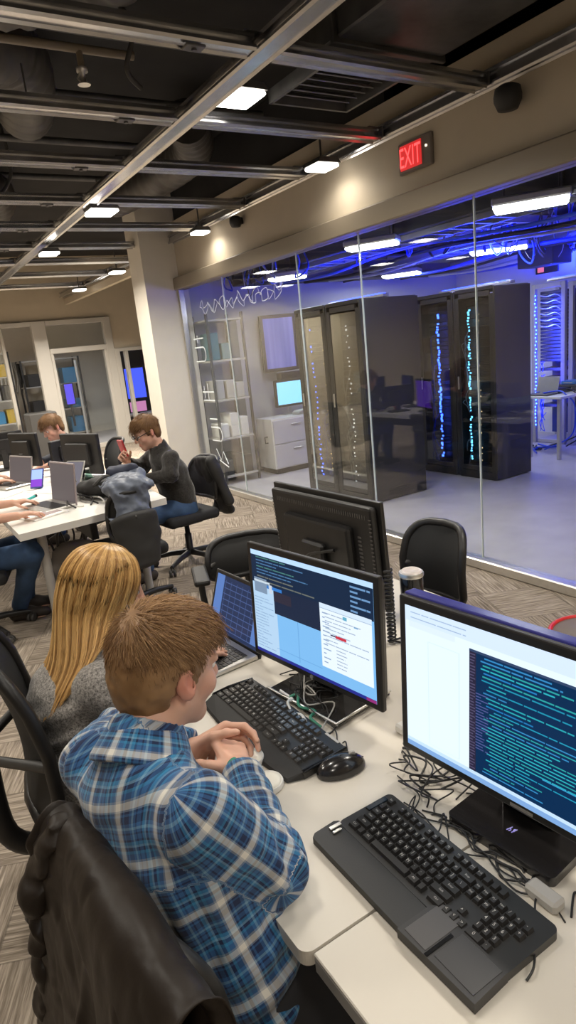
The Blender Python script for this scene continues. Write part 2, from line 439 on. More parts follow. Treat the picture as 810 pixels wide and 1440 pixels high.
for s_ in (-1, 1): m.box((s_*.27, 0, 0), (.02, .5, .07)); m.box((0, s_*.25, 0), (.56, .02, .07))
m.build('vent_frame', M_DSTEEL, t)
m = MB()
for k in range(6): m.box((-.02, -.19+k*.076, 0), (.50, .05, .006), 0, 0, None, 1, Matrix.Rotation(.6, 3, 'X'))
m.build('slats', mat('grey_slat', (.30, .29, .28), .4, .7), t)
t = thing('sprinkler', 'small sprinkler head on a pipe above the second strut', 'sprinkler', (1.28, 3.78, 3.20))
m = MB(); m.tube([(-2.4, 0, .06), (.3, 0, .06)], .022, 10); m.tube([(0, 0, .06), (0, 0, -.03)], .018, 10); m.build('pipe', mat('pipe_tan', (.28, .23, .17), .5), t)
m = MB(); m.lathe([(.03, -.03), (.03, -.05), (.014, -.055), (.014, -.10), (.034, -.105), (.034, -.11)], 14); m.tube([(-.012, 0, -.05), (-.03, 0, -.08), (-.012, 0, -.105)], .005, 6); m.build('head', M_ALU, t)
for i, (pts, lab) in enumerate([([(1.42, 3.62, 3.72), (1.40, 3.6, 3.5), (1.5, 3.55, 3.3), (1.46, 3.6, 3.12), (1.55, 3.66, 3.06)], 'loose dark cable dangling in the void beside the sprinkler'),
        ([(.85, 5.2, 3.72), (.88, 5.2, 3.4), (.8, 5.25, 3.2), (.9, 5.2, 3.1)], 'loose dark cable dangling over the third strut'),
        ([(1.3, 6.1, 3.7), (1.35, 6.2, 3.3), (1.2, 6.2, 3.1), (1.1, 6.1, 3.2), (1.2, 6.0, 3.6)], 'loose dark cable loop hanging beyond the fourth strut')]):
    tag(MB().tube(spline(pts, 8), .014, 8).build('hanging_cable', M_DGREY), lab, 'cable')
for i, y in enumerate((3.25, 4.15, 5.1, 6.1, 7.2)):
    tag(MB().tube([(-2.4, y, 3.52), (3.2, y, 3.52)], .03, 10).build('conduit', M_DSTEEL), ['conduit above the gap behind the nearest strut', 'conduit above the gap behind the second strut', 'conduit above the gap behind the third strut', 'conduit above the gap behind the fourth strut', 'conduit above the gap behind the fifth strut'][i], 'pipe', 'conduits in the ceiling void')
# black ball speakers on the header
def wall_speaker(y, z, r, lab):
    t = thing('wall_speaker', lab, 'speaker', (XG-.002, y, z))
    m = MB(); m.lathe([(.001, -r*.95), (r*.72, -r*.9), (r*.98, -r*.35), (r, .0), (r*.9, r*.5), (r*.5, r*.72), (.001, r*.78)], 22, (-r*.7-.03, 0, 0)); m.build('housing', M_BLKM, t)
    b = MB(); b.box((-.03, 0, .0), (.06, .05, .06), .006); b.build('bracket', M_BLK, t)
wall_speaker(2.62, 2.83, .075, 'black ball speaker under the ceiling rail beside the exit sign')
wall_speaker(5.82, 2.84, .06, 'small black ball speaker far along the header')

# lamps
def lamp_power(loc, p, size=.24, col=(1, .93, .82), spread=2.6):
    l = bpy.data.lights.new('lamp_light', 'AREA'); l.shape = 'SQUARE'; l.size = size; l.energy = p; l.color = col; l.spread = spread
    o = bpy.data.objects.new('lamp_light', l); COL.objects.link(o); o.location = loc; return o
def ceiling_lamp(x, y, z, lab, w=.25, p=38):
    t = thing('ceiling_lamp', lab, 'ceiling lamp', (x, y, z), 0, 'lamps in the ceiling grid')
    h = MB(); h.prism([(-.5*w, 0), (.5*w, 0), (.40*w, .035), (-.40*w, .035)], -w/2, w/2, 0, PM); h.build('housing', M_DSTEEL, t)
    l = MB(); l.box((0, 0, -.012), (w*.92, w*.92, .022), .008); l.build('lens', M_LENS, t)
    r = MB(); r.tube([(0, 0, .035), (0, 0, .25)], .008, 6); r.build('stem', M_DSTEEL, t)
    lp = lamp_power((x, y, z-.03), p)
    return t
ceiling_lamp(1.99, 3.40, 2.975, 'bright square lamp just behind the nearest strut at the middle runner', .25, 34)
ceiling_lamp(3.08, 4.16, 2.88, 'bright square lamp by the header left of the exit sign', .2, 3)
ceiling_lamp(1.93, 5.78, 2.90, 'bright square lamp below the middle runner past the fourth strut', .25, 58)
ceiling_lamp(3.12, 6.38, 2.85, 'bright square lamp by the header above the far end of the glass', .17, 3.5)
ceiling_lamp(1.86, 7.5, 2.85, 'small bright lamp beyond the sixth strut on the middle runner', .2, 50)
ceiling_lamp(3.12, 7.85, 2.85, 'small bright lamp beside the cream column top', .2, 26)
ceiling_lamp(3.12, 9.1, 2.85, 'small bright lamp past the column near the far doors', .2, 70)
ceiling_lamp(3.1, 11.0, 2.85, 'farthest small bright lamp by the ceiling edge', .2, 210)
for x, y, p in ((.2, 1.5, 10), (.15, .1, 6), (2.0, 1.2, 17), (-1.2, 2.6, 26), (-.6, 4.4, 34), (-1.0, -1.2, 20), (2.2, -.8, 22), (-.4, 7.2, 40), (.6, 10, 80), (-1.3, 12.4, 130), (-3.0, 9.0, 12), (-.4, 12.3, 50), (-1.6, 9.5, 16), (1.6, -2.0, 22)):  # ceiling lamps out of view, added to light desks, walls and glass reflections
    lamp_power((x, y, 2.86), p, .3)
    hb = MB(); hb.prism([(-.16, .0), (.16, .0), (.12, .04), (-.12, .04)], -.16, .16, 0, PM); hb.box((0, 0, -.006), (.29, .29, .012), .004, 1); struct(hb.build('fill_lamp', [M_DSTEEL, M_LENS], None, (x, y, 2.885)))
lamp_power((3.6, 14.4, 2.68), 22, .5, (.8, .88, 1)); lamp_power((1.2, 14.6, 2.68), 55, .5)

# exit sign
t = thing('exit_sign', 'red lit exit sign on the beige header above the glass', 'exit sign', (XG-.004, 3.42, 2.765), -PI/2)
m = MB(); m.box((0, .0, 0), (.31, .04, .19), .008); m.build('housing', mat('sign_housing', (.19, .16, .135), .4), t)
m = MB(); m.box((-.03, -.023, .0), (.20, .008, .15), .003); m.build('face', mat('sign_red_face', (.25, .02, .02), .4, emit=(.8, .03, .03), estr=.9), t)
v, f = text_mesh('EXIT', .150); m = MB(); m.add([(x*.66, y, z*1.15) for x, y, z in v], f, 0, False, Tm((-.03, -.0285, 0)))
m.build('lettering', mat('sign_red_letters', (.4, .02, .02), .4, emit=(1, .06, .06), estr=3), t)
m = MB(); m.lathe([(.008, 0), (.008, .006)], 10, (0, 0, 0), 0, Tm((.115, -.022, .02), PI/2)); m.build('indicator_lamp', mat('indicator_white', (.9, .8, .7), .3, emit=(1, .8, .6), estr=2), t)
# ------------------------------------------------------------------ server room
slab('wall_server_end', (5.8, 7.81, 1.85), (4.9, .1, 3.7), mat('grey_white_paint', (.55, .55, .57), .6))
slab('wall_server_back', (8.30, 3.9, 1.85), (.1, 7.9, 3.7), M_SWALL)
slab('wall_server_front', (5.83, .3, 1.85), (4.9, .1, 3.7), M_SWALL)
M_RACK = mat('rack_charcoal', (.035, .033, .032), .38, .2)
M_RACKS = mat('rack_side', (.030, .029, .029), .5, .1, var=.08, vscale=2)
M_SMOKE = glass_mat('smoked_door', (.48, .46, .42), 3.4)
M_SMOKE2 = glass_mat('smoked_blue_door', (.55, .55, .6), 1.2)
M_LEDB = mat('blue_indicator', (.05, .1, .9), .4, emit=(.03, .10, 1), estr=30)
M_LEDC = mat('cyan_indicator', (.1, .6, .9), .4, emit=(.15, .65, 1), estr=12)
M_LEDA = mat('amber_indicator', (.9, .7, .3), .4, emit=(1, .75, .35), estr=5)
M_LEDW = mat('pale_indicator', (.9, .9, 1), .4, emit=(.7, .8, 1), estr=7)
M_CABB = mat('blue_patch_cable', (.03, .09, .75), .4)
M_CABW = mat('pale_patch_cable', (.6, .62, .66), .4)
M_UNIT = mat('server_face', (.05, .05, .052), .45, .4, var=.2, vscale=30)
M_UNITG = mat('server_face_silver', (.20, .19, .175), .4, .6, var=.2, vscale=30)
def rack(label, x, y, w, d, h, leds, tan=False, door=M_SMOKE, group=None):
    """front faces -X; origin at floor centre of the front; y across"""
    t = thing('server_rack', label, 'server rack', (x, y, 0), 0, group)
    s = MB()
    s.box((d/2, w/2-.012, h/2), (d, .024, h-.02), .003); s.box((d/2, -w/2+.012, h/2), (d, .024, h-.02), .003)
    s.box((d/2, 0, h-.02), (d, w-.05, .036), .003); s.box((d-.012, 0, h/2), (.02, w-.05, h-.1))
    s.build('cabinet', M_RACKS, t)
    b = MB(); b.box((d/2, 0, .045), (d-.002, w-.052, .085), .004)
    for k in range(5): b.box((d*.55, -w/2-.001, .05+k*.018), (d*.5, .004, .006))
    b.build('plinth', M_RACK, t)
    f = MB()
    for sy in (-1, 1): f.box((.012, sy*(w/2-.05), h/2), (.024, .05, h-.16), .003)
    f.box((.012, 0, h-.07), (.024, w-.15, .05), .003); f.box((.012, 0, .12), (.024, w-.15, .05), .003)
    fr = f.build('door_frame', M_RACK, t)
    g = MB(); g.box((.008, 0, h/2), (.006, w-.15, h-.22)); g.build('door_pane', door, t)
    hd = MB(); hd.box((-.006, w/2-.05, h*.52), (.012, .02, .14), .004); hd.build('door_handle', M_ALU, t)
    z = .16; k = 0
    rr = random.Random(int(abs(y)*1000))
    while z < h-.16:
        u = rr.choice((.043, .043, .087, .13)); 
        q = MB(); q.box((.10+d*.33, 0, z+u/2), (d*.62, w-.17, u-.006), .002)
        for j in range(5): q.box((.10+.018, -w*.26+j*w*.11, z+u/2), (.006, w*.05, u*.35), 0, 1)
        q.build('server_unit', [M_UNITG if (tan and rr.random() < .8) or rr.random() < .15 else M_UNIT, M_BLK], t); z += u
    for (yy, mm, step, rad, name) in leds:
        q = MB(); z = .2
        while z < h-.2:
            if rr.random() < .85:
                q.box((.055+rr.uniform(-.01, .01), yy+rr.uniform(-.012, .012), z), (.006, rad*rr.uniform(1., 2.2), rad*rr.uniform(1, 2.2)))
            z += step*rr.uniform(.7, 1.3)
        if q.v: q.build(name, mm, t)
    return t
def rack_cables(t, yy, h, mm, n=12, seed=1):
    r = random.Random(seed); q = MB()
    for i in range(n):
        z0 = r.uniform(.2, h-.3); z1 = z0-r.uniform(.1, .6); y0 = yy+r.uniform(-.05, .05)
        q.tube(spline([(.09, y0, z0), (.05, y0+r.uniform(-.03, .03), z0-.03), (.045, yy+r.uniform(-.03, .03), (z0+z1)/2), (.06, yy+r.uniform(-.05, .05), max(.15, z1))], 5), .005, 5)
    q.build('patch_cables', mm, t)
R1 = 'dark racks of the near row'
r = rack('dark rack with smoked glass door nearest the glass wall, right of its row', 3.96, 5.215, .56, .74, 2.0, [(.02, M_LEDW, .05, .009, 'status_lamps'), (-.17, M_LEDA, .08, .008, 'amber_lamps')], True)
rack_cables(r, .08, 1.7, M_CABW, 9, 2)
r = rack('dark rack with smoked glass door, left of its row beside the drawer cabinet', 3.96, 5.785, .56, .74, 2.0, [(.08, M_LEDB, .05, .010, 'status_lamps'), (-.14, M_LEDA, .06, .008, 'amber_lamps')], True)
rack_cables(r, -.05, 1.3, M_CABB, 12, 3)
r = rack('dark rack with cyan lamp column beside the tall bare side panel', 5.40, 4.86, .56, .55, 2.02, [(.12, M_LEDC, .030, .011, 'cyan_lamps'), (-.02, M_LEDA, .08, .006, 'amber_lamps')], False, M_SMOKE2)
rack_cables(r, .16, 1.9, M_CABW, 10, 4)
r = rack('dark rack with bright blue lamp column behind the near rack', 5.40, 5.43, .56, .55, 2.02, [(.00, M_LEDB, .030, .013, 'blue_lamps'), (-.17, M_LEDW, .09, .005, 'status_lamps')], False, M_SMOKE2)
rack_cables(r, .1, 1.9, M_CABB, 12, 5)
r = rack('dark rack at the far end of the second row, mostly hidden', 5.40, 6.00, .56, .55, 2.02, [(.0, M_LEDC, .05, .007, 'status_lamps')], False, M_SMOKE2)
# open frame racks along the back
def open_rack(label, x, y, w, h, lit):
    t = thing('open_rack', label, 'server rack', (x, y, 0))
    f = MB()
    for sy in (-1, 1):
        f.box((0, sy*(w/2-.03), h/2), (.05, .06, h), .004); f.box((.5, sy*(w/2-.03), h/2), (.05, .06, h), .004)
    f.box((0, 0, h-.03), (.05, w-.12, .06), .004); f.box((.25, 0, .03), (.5, w-.14, .05), .004); f.box((.5, 0, h-.03), (.05, w-.12, .06), .004)
    f.build('frame', mat('rack_frame_grey', (.42, .40, .40), .45, .2), t)
    p = MB(); p.box((.33, 0, h/2), (.02, w-.14, h-.2)); p.build('rear_panel', mat('rear_blue_panel', (.03, .05, .16), .5), t)
    q = MB(); z = .5
    while z < h-.1:
        q.box((.19, 0, z), (.26, w-.15, .036), .002); z += .045 if z > 1.0 else .12
    q.build('patch_panels', M_UNIT, t)
    if lit:
        q = MB(); r = random.Random(5)
        for k in range(36): q.box((-.03, w/2-.07+r.uniform(-.01, .01), .25+k*.048), (.006, .012, .016))
        q.build('blue_lamps', M_LEDB, t)
        q = MB()
        for k in range(6): q.tube(spline([(.03, w/2-.09, 1.55+k*.075), (-.01, .03, 1.53+k*.075), (-.01, -.1, 1.55+k*.075), (.03, -w/2+.09, 1.50+k*.075)], 6), .006, 6)
        q.build('patch_cables', M_CABW, t)
        rack_cables(t, w/2-.1, 1.5, M_CABB, 14, 9)
    else:
        q = MB()
        for k in range(7): q.tube([(-.01, -w/2+.1+k*.06, .5), (-.01, -w/2+.1+k*.06, h-.1)], .008, 6)
        q.build('cable_bars', M_DGREY, t)
    return t
open_rack('open grey rack glowing blue with looped patch cables, beside the laden table', 7.5, 5.49, .5, 2.07, True)
open_rack('open dark rack with upright bars at the right photo edge', 7.5, 4.94, .5, 2.05, False)
# equipment table with clutter
t = thing('equipment_table', 'pale equipment table in front of the blue lit rack', 'table', (7.02, 5.02, 0))
m = MB(); m.box((.05, -.1, .735), (.95, .5, .03), .005); m.build('tabletop', M_WHITE, t)
for sx, sy in ((-.38, .1), (-.38, -.3), (.48, .1), (.48, -.3)): MB().box((sx, sy, .36), (.04, .04, .72), .003).build('leg', M_FRAME, t)
t = thing('open_laptop', 'open laptop on the equipment table by the rack', 'laptop', (6.72, 5.02, .75), -PI/2)
m = MB(); m.box((0, 0, .011), (.3, .2, .018), .004); m.build('base', M_DGREY, t)
m = MB(); m.box((0, .12, .11), (.3, .012, .2), .004, 0, None, 1, Matrix.Rotation(-.3, 3, 'X')); m.build('lid', M_ALU, t)
for i, (x, y, z, d, lab, mm) in enumerate([(6.98, 4.98, .78, (.24, .2, .06), 'dark device box on the equipment table', M_BLK), (7.25, 4.95, .79, (.3, .25, .08), 'grey device box at the far side of the equipment table', M_DGREY), (7.24, 4.95, .85, (.22, .2, .04), 'blue tray lying on the grey device box', mat('blue_tray', (.05, .2, .5), .4))]):
    t = thing('device_box', lab, 'electronics', (x, y, z)); MB().box((0, 0, 0), d, .006).build('case', mm, t); MB().box((-d[0]/2, 0, 0), (.004, d[1]*.6, d[2]*.3)).build('front_panel', M_FRAME, t)
for i in range(5):
    r = random.Random(40+i); x = 6.7+r.random()*.5
    pts = [(x, 5.0, .775), (x+.1, 4.86, .79), (x+.05, 4.74, .765), (x+.12, 4.66, .62), (x+.2, 4.75, .25), (x+.3, 4.9+.1*i, .02)] if i > 1 else [(x-.1, 5.15, .772), (x+.1, 4.9, .80), (x+.3, 5.05, .772), (x+.4, 4.9, .775)]
    tag(MB().tube(spline(pts, 7), .009, 7).build('cable', [M_BLK, M_CABB][i % 2]), 'loose cable trailing over the laden equipment table', 'cable', 'cables on the equipment table')
for i in range(6):
    r = random.Random(60+i); P = [(7.0+r.random()*.45, 5.2+r.random()*.5, .015)]
    for k in range(4): P.append((P[-1][0]-r.uniform(-.15, .25), P[-1][1]+r.uniform(-.25, .2), .015+.01*(i % 3)))
    tag(MB().tube(spline(P, 6), .012, 7).build('floor_cable', [M_CABB, M_BLK, M_CABB][i % 3]), 'cable coiled on the floor under the equipment table', 'cable', 'cables on the server room floor')
# signs on the back wall
t = thing('wall_sign', 'small dark wall sign with a red mark above the blue lit rack', 'sign', (8.235, 6.06, 2.33), -PI/2)
MB().box((0, 0, 0), (.36, .03, .17), .006).build('panel', M_BLK, t)
m = MB(); m.box((-.09, -.017, -.03), (.10, .006, .07)); m.box((-.04, -.017, .02), (.09, .006, .03)); m.build('red_mark', mat('sign_red', (.8, .15, .12), .5, emit=(1, .2, .15), estr=1), t)
m = MB(); m.box((.03, -.017, .045), (.22, .006, .03)); m.build('header_strip', M_ALU, t)
t = thing('wall_panel', 'framed pale wall panel at the right photo edge', 'panel', (8.235, 5.45, 2.40), -PI/2)
MB().box((0, 0, 0), (.32, .02, .30), .004).build('frame', M_BLK, t); MB().box((0, -.012, 0), (.28, .006, .26)).build('face', M_SWALL, t)
# drawer cabinet, wall screen, monitor
t = thing('drawer_cabinet', 'white two drawer cabinet under the wall screen', 'cabinet', (4.2, 7.21, 0))
m = MB(); m.box((.36, .2, .40), (.72, .40, .66), .005); m.build('body', M_WHITE, t)
m = MB(); m.box((.36, .2, .035), (.66, .36, .07)); m.build('plinth', M_BLK, t)
for k, z in enumerate((.235, .555)):
    d = MB(); d.box((.36, -.008, z), (.69, .018, .305), .004); d = d.build('drawer', mat('drawer_lilac_grey', (.62, .60, .63), .45), t); MB().box((.36, -.024, z+.08), (.14, .014, .018), .004).build('drawer_handle', M_ALU, d)
m = MB(); m.tube([(-.01, .12, .50), (-.05, .12, .50), (-.05, .12, .42), (-.01, .12, .42)], .008, 6); m.build('side_handle', M_BLK, t)
t = thing('side_counter', 'white counter box right of the drawer cabinet behind the rack', 'cabinet', (5.35, 7.42, 0))
m = MB(); m.box((0, 0, .36), (.78, .5, .70), .006); m.build('body', M_WHITE, t); m = MB(); m.box((0, 0, .725), (.82, .54, .03), .005); m.build('top', M_SWALL, t)
def screen_set(name, label, cat, loc, rz, w, h, bez, scr, depth=.045):
    t = thing(name, label, cat, loc, rz)
    m = MB(); m.box((0, depth/2, 0), (w, depth, h), .008); m.build('housing', M_BLK, t)
    m = MB(); m.rect(-w/2+bez, w/2-bez, -h/2+bez, h/2-bez, -.0015); m.build('screen', scr, t)
    return t
def band_mat(name, c1, c2, st, scale=8., axis=0):
    m = bpy.data.materials.new(name); m.use_nodes = True; N, L = nodes(m); b = N['Principled BSDF']
    b.inputs['Base Color'].default_value = (.02, .02, .03, 1); b.inputs['Roughness'].default_value = .2
    tc = N.new('ShaderNodeTexCoord'); mp = N.new('ShaderNodeMapping'); s = [.4, .4, .4]; s[axis] = scale; mp.inputs['Scale'].default_value = s
    L.new(tc.outputs['Object'], mp.inputs[0]); n = N.new('ShaderNodeTexNoise'); n.inputs['Scale'].default_value = 1.; n.inputs['Detail'].default_value = 2
    L.new(mp.outputs[0], n.inputs['Vector']); r = ramp(N, [(.3, c1), (.7, c2)], 'LINEAR'); L.new(n.outputs['Fac'], r.inputs[0])
    L.new(r.outputs[0], b.inputs['Emission Color']); b.inputs['Emission Strength'].default_value = st
    return m
t = screen_set('wall_screen', 'tall wall screen glowing violet blue above the drawer cabinet', 'screen', (4.68, 7.58, 1.68), -.05, .54, .74, .045, band_mat('violet_screen', (.05, .07, .40), (.20, .22, .68), 1.0))
MB().box((0, .10, .1), (.2, .11, .3), .01).build('wall_mount', M_BLK, t)
t = thing('soundbar', 'black box under the wall screen', 'electronics', (4.86, 7.60, 1.24)); MB().box((0, 0, 0), (.48, .12, .10), .01).build('case', M_BLK, t); MB().box((.23, -.03, .03), (.10, .06, .22), .01).build('camera_block', M_BLKM, t)
t = screen_set('small_monitor', 'small monitor with pale cyan screen on the drawer cabinet', 'monitor', (4.70, 7.47, 1.02), -.05, .46, .36, .03, mat('cyan_screen', (.02, .02, .02), .2, emit=(.28, .72, 1), estr=1.6))
m = MB(); m.box((0, .06, -.22), (.06, .03, .16), .006); m.box((0, .02, -.285), (.26, .16, .016), .005); m.build('stand', M_ALU, t)
t = thing('paper_stack', 'stack of papers beside the small monitor', 'papers', (4.78, 7.33, .735)); m = MB()
for k in range(6): m.box((.01*(k % 3), 0, .006+k*.008), (.26, .14, .007), 0, 0, None, 1, Matrix.Rotation(.06*k, 3, 'Z'))
m.build('sheets', M_WHITE, t)
# tall shelving with gear at the far end of the glass
t = thing('storage_shelving', 'dark storage shelving behind the far end of the glass wall', 'shelving', (3.72, 7.45, 0))
m = MB()
for sx in (-.24, .24):
    for sy in (-.2, .2): MB().box((sx, sy, 1.05), (.03, .03, 2.1), .003).build('post', M_DGREY, t)
for k in range(5): MB().box((0, 0, .1+k*.48), (.5, .42, .025), .003).build('shelf', M_FRAME, t)
for i in range(11):
    r = random.Random(90+i); lv = i % 4; x = 3.57+.14*(i // 4)
    h = r.uniform(.16, .34)
    tag(MB().box((x, 7.43, .1134+lv*.48+h/2), (.11, .3, h), .008).build('storage_box', [M_DGREY, M_WHITE, M_FRAME, mat('box_teal', (.10, .22, .24), .5)][i % 4]), 'box of gear on the dark storage shelving', 'box', 'boxes on the storage shelving')
slab('door_4', (4.06, 7.745, 1.03), (.16, .03, 2.06), mat('door_green_grey', (.17, .19, .18), .5))
# etched outline decals on the glass
M_ETCH = mat('etched_white', (.78, .82, .84), .5)
def etch(label, y, z, strokes, r=.006):
    m = MB()
    for s_ in strokes: m.tube([(0, -u, v) for u, v in s_], r*1.5, 5)
    o = m.build('glass_etching', M_ETCH, None, (XG-.008, y, z)); o.scale = (.25, 1, 1); return tag(o, label, 'glass decal')
arc = lambda cx, cz, rx, rz, a0, a1, n=9: [(cx+rx*math.cos(a0+(a1-a0)*k/n), cz+rz*math.sin(a0+(a1-a0)*k/n)) for k in range(n+1)]
hook = [[(0, 0), (.22, 0)]+arc(.22, -.08, .06, .08, PI/2, -PI/2)+[(0, -.16)]]
etch('pale rounded hook shape etched high on the far glass pane', 7.28, 1.72, hook+[[(0, .1), (.26, .1)], [(.1, .14), (.1, .05)]])
etch('pale rounded hook shape etched low on the far glass pane', 7.12, .78, hook+[[(.0, .1), (.2, .1)]])
etch('pale crossed strokes etched at mid height on the far glass pane', 7.22, 1.2, [[(0, 0), (.3, 0)], [(.05, .07), (.05, -.07)], [(.15, .1), (.15, -.1)], [(.0, -.1), (.3, -.1)]])
etch('pale zigzag strokes etched at the foot of the far glass pane', 7.05, .42, [[(0, .1), (.1, -.03), (.18, .08), (.28, -.06)], [(0, -.02), (.28, -.1)]])
etch('pale scribbled loops etched along the top of the far panes', 7.0, 2.16, [[(p.x, p.y) for p in spline([(k*.06+.025*math.sin(k*2.6), .05*math.sin(k*2.1)+.03*math.sin(k*.9), 0) for k in range(31)], 5)], [(p.x, p.y) for p in spline([(k*.06+.03*math.sin(k*3.1), -.04+.05*math.sin(k*1.7+1), 0) for k in range(31)], 5)]], .0022)
# ceiling kit of the server room
def tube_lamp(label, x, y, z, L_, w, rz, p):
    t = thing('fluorescent_lamp', label, 'ceiling lamp', (x, y, z), rz, 'fluorescent lamps of the server room')
    m = MB(); m.box((0, 0, .03), (w, L_, .05), .01); m.build('housing', M_ALU, t)
    m = MB(); m.box((0, 0, -.006), (w*.86, L_*.96, .03), .012); m.build('lens', M_TUBE, t)
    m = MB()
    for s_ in (-1, 1): m.tube([(0, s_*L_*.35, .05), (0, s_*L_*.35, 2.78-z)], .006, 6)
    m.build('hangers', M_DSTEEL, t)
    l = bpy.data.lights.new('lamp_light', 'AREA'); l.shape = 'RECTANGLE'; l.size = w; l.size_y = L_; l.energy = p; l.color = (.86, .9, 1)
    o = bpy.data.objects.new('lamp_light', l); COL.objects.link(o); o.location = (x, y, z-.035); o.rotation_euler = (0, 0, rz)
tube_lamp('long fluorescent lamp nearest the glass at the right photo edge', 4.0, 3.07, 2.40, .50, .28, .64, 16)
tube_lamp('fluorescent lamp hanging before the near rack row', 3.86, 4.58, 2.40, .46, .22, .62, 5)
tube_lamp('small fluorescent lamp above the wall screen', 4.06, 6.28, 2.36, .40, .26, .62, 14)
tube_lamp('fluorescent lamp above the second rack row, far left', 6.25, 6.85, 2.40, .5, .3, .6, 26)
tube_lamp('fluorescent lamp by the back wall above the second rack row', 5.95, 4.98, 2.40, .6, .22, .6, 22)
def pipe_run(name, label, a, b, r, mm, cat='pipe'): tag(MB().tube([a, b], r, 10).build(name, mm), label, cat)
M_TRAY = mat('tray_steel', (.3, .3, .33), .4, .6)
def tray(label, a, b, w=.3):
    t = thing('cable_tray', label, 'cable tray', a); d = Vector(b)-Vector(a); L_ = d.length; rz = math.atan2(d.y, d.x); t.rotation_euler = (0, 0, rz)
    m = MB()
    for s_ in (-1, 1): m.box((L_/2, s_*w/2, 0), (L_, .02, .07), .002)
    m.build('side_rails', M_TRAY, t); m = MB(); n = int(L_/.22)
    for k in range(n): m.box((.1+k*.22, 0, -.025), (.03, w-.02, .015))
    m.build('rungs', M_TRAY, t)
    for q in range(3):
        r = random.Random(int(a[0]*100)+q); m = MB(); 
        m.tube(spline([(k*L_/8, -w*.3+q*w*.3+r.uniform(-.03, .03), .015+r.uniform(-.008, .02)) for k in range(9)], 4), .02, 7); m.build('cable_bundle', [M_CABB, M_CABW, M_BLK][q], t)
tray('long cable tray over the near rack row', (4.35, 2.4, 2.46), (4.35, 7.4, 2.46))
tray('long cable tray over the second rack row', (6.0, 2.4, 2.50), (6.0, 7.4, 2.50))
tray('cable tray crossing to the back wall', (4.9, 4.5, 2.58), (8.2, 4.5, 2.58))
pipe_run('ceiling_pipe', 'thin pipe along the server room ceiling near the glass', (3.85, 1.6, 2.66), (3.85, 7.7, 2.66), .025, M_TRAY)
pipe_run('ceiling_pipe', 'pipe across the server room ceiling above the trays', (3.5, 5.62, 2.70), (8.2, 5.62, 2.70), .035, M_TRAY)
pipe_run('ceiling_pipe', 'pipe across the far end of the server room ceiling', (3.5, 7.2, 2.68), (8.2, 7.2, 2.68), .04, M_DSTEEL)
pipe_run('ceiling_pipe', 'pipe along the back wall of the server room ceiling', (7.95, 1.6, 2.62), (7.95, 7.7, 2.62), .06, M_TRAY)
tag(MB().box((7.08, 5.25, 2.38), (.36, .5, .26), .01).build('air_unit', M_BLKM), 'black air unit hanging over the second rack row', 'air unit')
hang = [((4.75, 5.1), 2.55, 'tangle of drooping cables above the near rack', 9, .28), ((5.35, 4.8), 2.5, 'second tangle of drooping cables beside the near rack top', 9, .3), ((6.1, 4.75), 2.48, 'looped cables dropping onto the second rack row', 8, .22), ((7.1, 4.85), 2.45, 'looped cables by the black air unit', 8, .2), ((4.1, 6.4), 2.52, 'drooping cables above the drawer cabinet', 9, .4), ((4.0, 7.1), 2.48, 'drooping cables at the far end of the server room', 9, .4), ((5.8, 4.1), 2.55, 'looped cables behind the long lamp', 7, .3)]
for i, ((x, y), z, lab, n, s_) in enumerate(hang):
    t = thing('cable_tangle', lab, 'cables', (x, y, z))
    for k in range(n):
        r = random.Random(i*50+k); P = [(r.uniform(-s_, s_), r.uniform(-s_, s_), .15)]
        for j in range(3): P.append((P[-1][0]+r.uniform(-.12, .12), P[-1][1]+r.uniform(-.12, .12), r.uniform(-.24, .06)*(1 if j == 1 else .4)))
        P.append((P[-1][0]*.6, P[-1][1]*.6, 2.77-z))
        MB().tube(spline(P, 7), r.choice((.005, .007, .010)), 6).build('cable', [M_CABB, M_BLK, M_CABW, M_BLK][k % 4], t)
slab('ceiling_server', (5.85, 4.0, 2.81), (4.8, 7.4, .06), mat('server_ceiling_grey', (.10, .10, .105), .85))
for i, (c_, d_, lab) in enumerate([((4.35, 4.6, 2.60), (.45, 5.6, .26), 'long black duct over the near rack row'), ((6.55, 4.35, 2.61), (.5, 4.4, .24), 'long black duct between the rack rows and the back wall'), ((5.9, 7.5, 2.56), (3.6, .3, .26), 'black duct crossing above the far end of the racks'), ((7.5, 3.9, 2.61), (1.3, .5, .26), 'black duct reaching the back wall near the right edge'), ((5.55, 5.1, 2.64), (.9, .3, .2), 'short black duct above the second rack row')]):
    t = thing('metal_duct', lab, 'duct', c_); MB().box((0, 0, 0), d_, .01).build('duct_body', mat('duct_grey', (.06, .06, .062), .6), t); ax = 0 if d_[0] > d_[1] else 1
    for q in (-.3, 0, .3):
        o = [0, 0, 0]; o[ax] = q*d_[ax]; e = [d_[0]+.04, d_[1]+.04, d_[2]+.04]; e[ax] = .03; MB().box(o, e, .003).build('flange', M_DSTEEL, t)
for i in range(7):
    x = (4.62, 5.05, 5.45, 6.45, 6.8, 7.3, 7.65)[i]; tag(MB().tube(spline([(x, 1.8, 2.44), (x+.1, 3.4, 2.38), (x-.05, 5.0, 2.43), (x+.08, 6.4, 2.38), (x, 7.4, 2.42)], 8), .016+.006*(i % 2), 8).build('ceiling_cable', [M_CABB, M_BLK, M_CABW][i % 3]), ['first run of cable along the server room ceiling from the glass', 'second run of cable along the server room ceiling from the glass', 'third run of cable along the server room ceiling from the glass', 'fourth run of cable along the server room ceiling from the glass', 'fifth run of cable along the server room ceiling from the glass', 'sixth run of cable along the server room ceiling from the glass', 'run of cable along the server room ceiling nearest the back wall'][i], 'cable', 'cable runs on the server room ceiling')
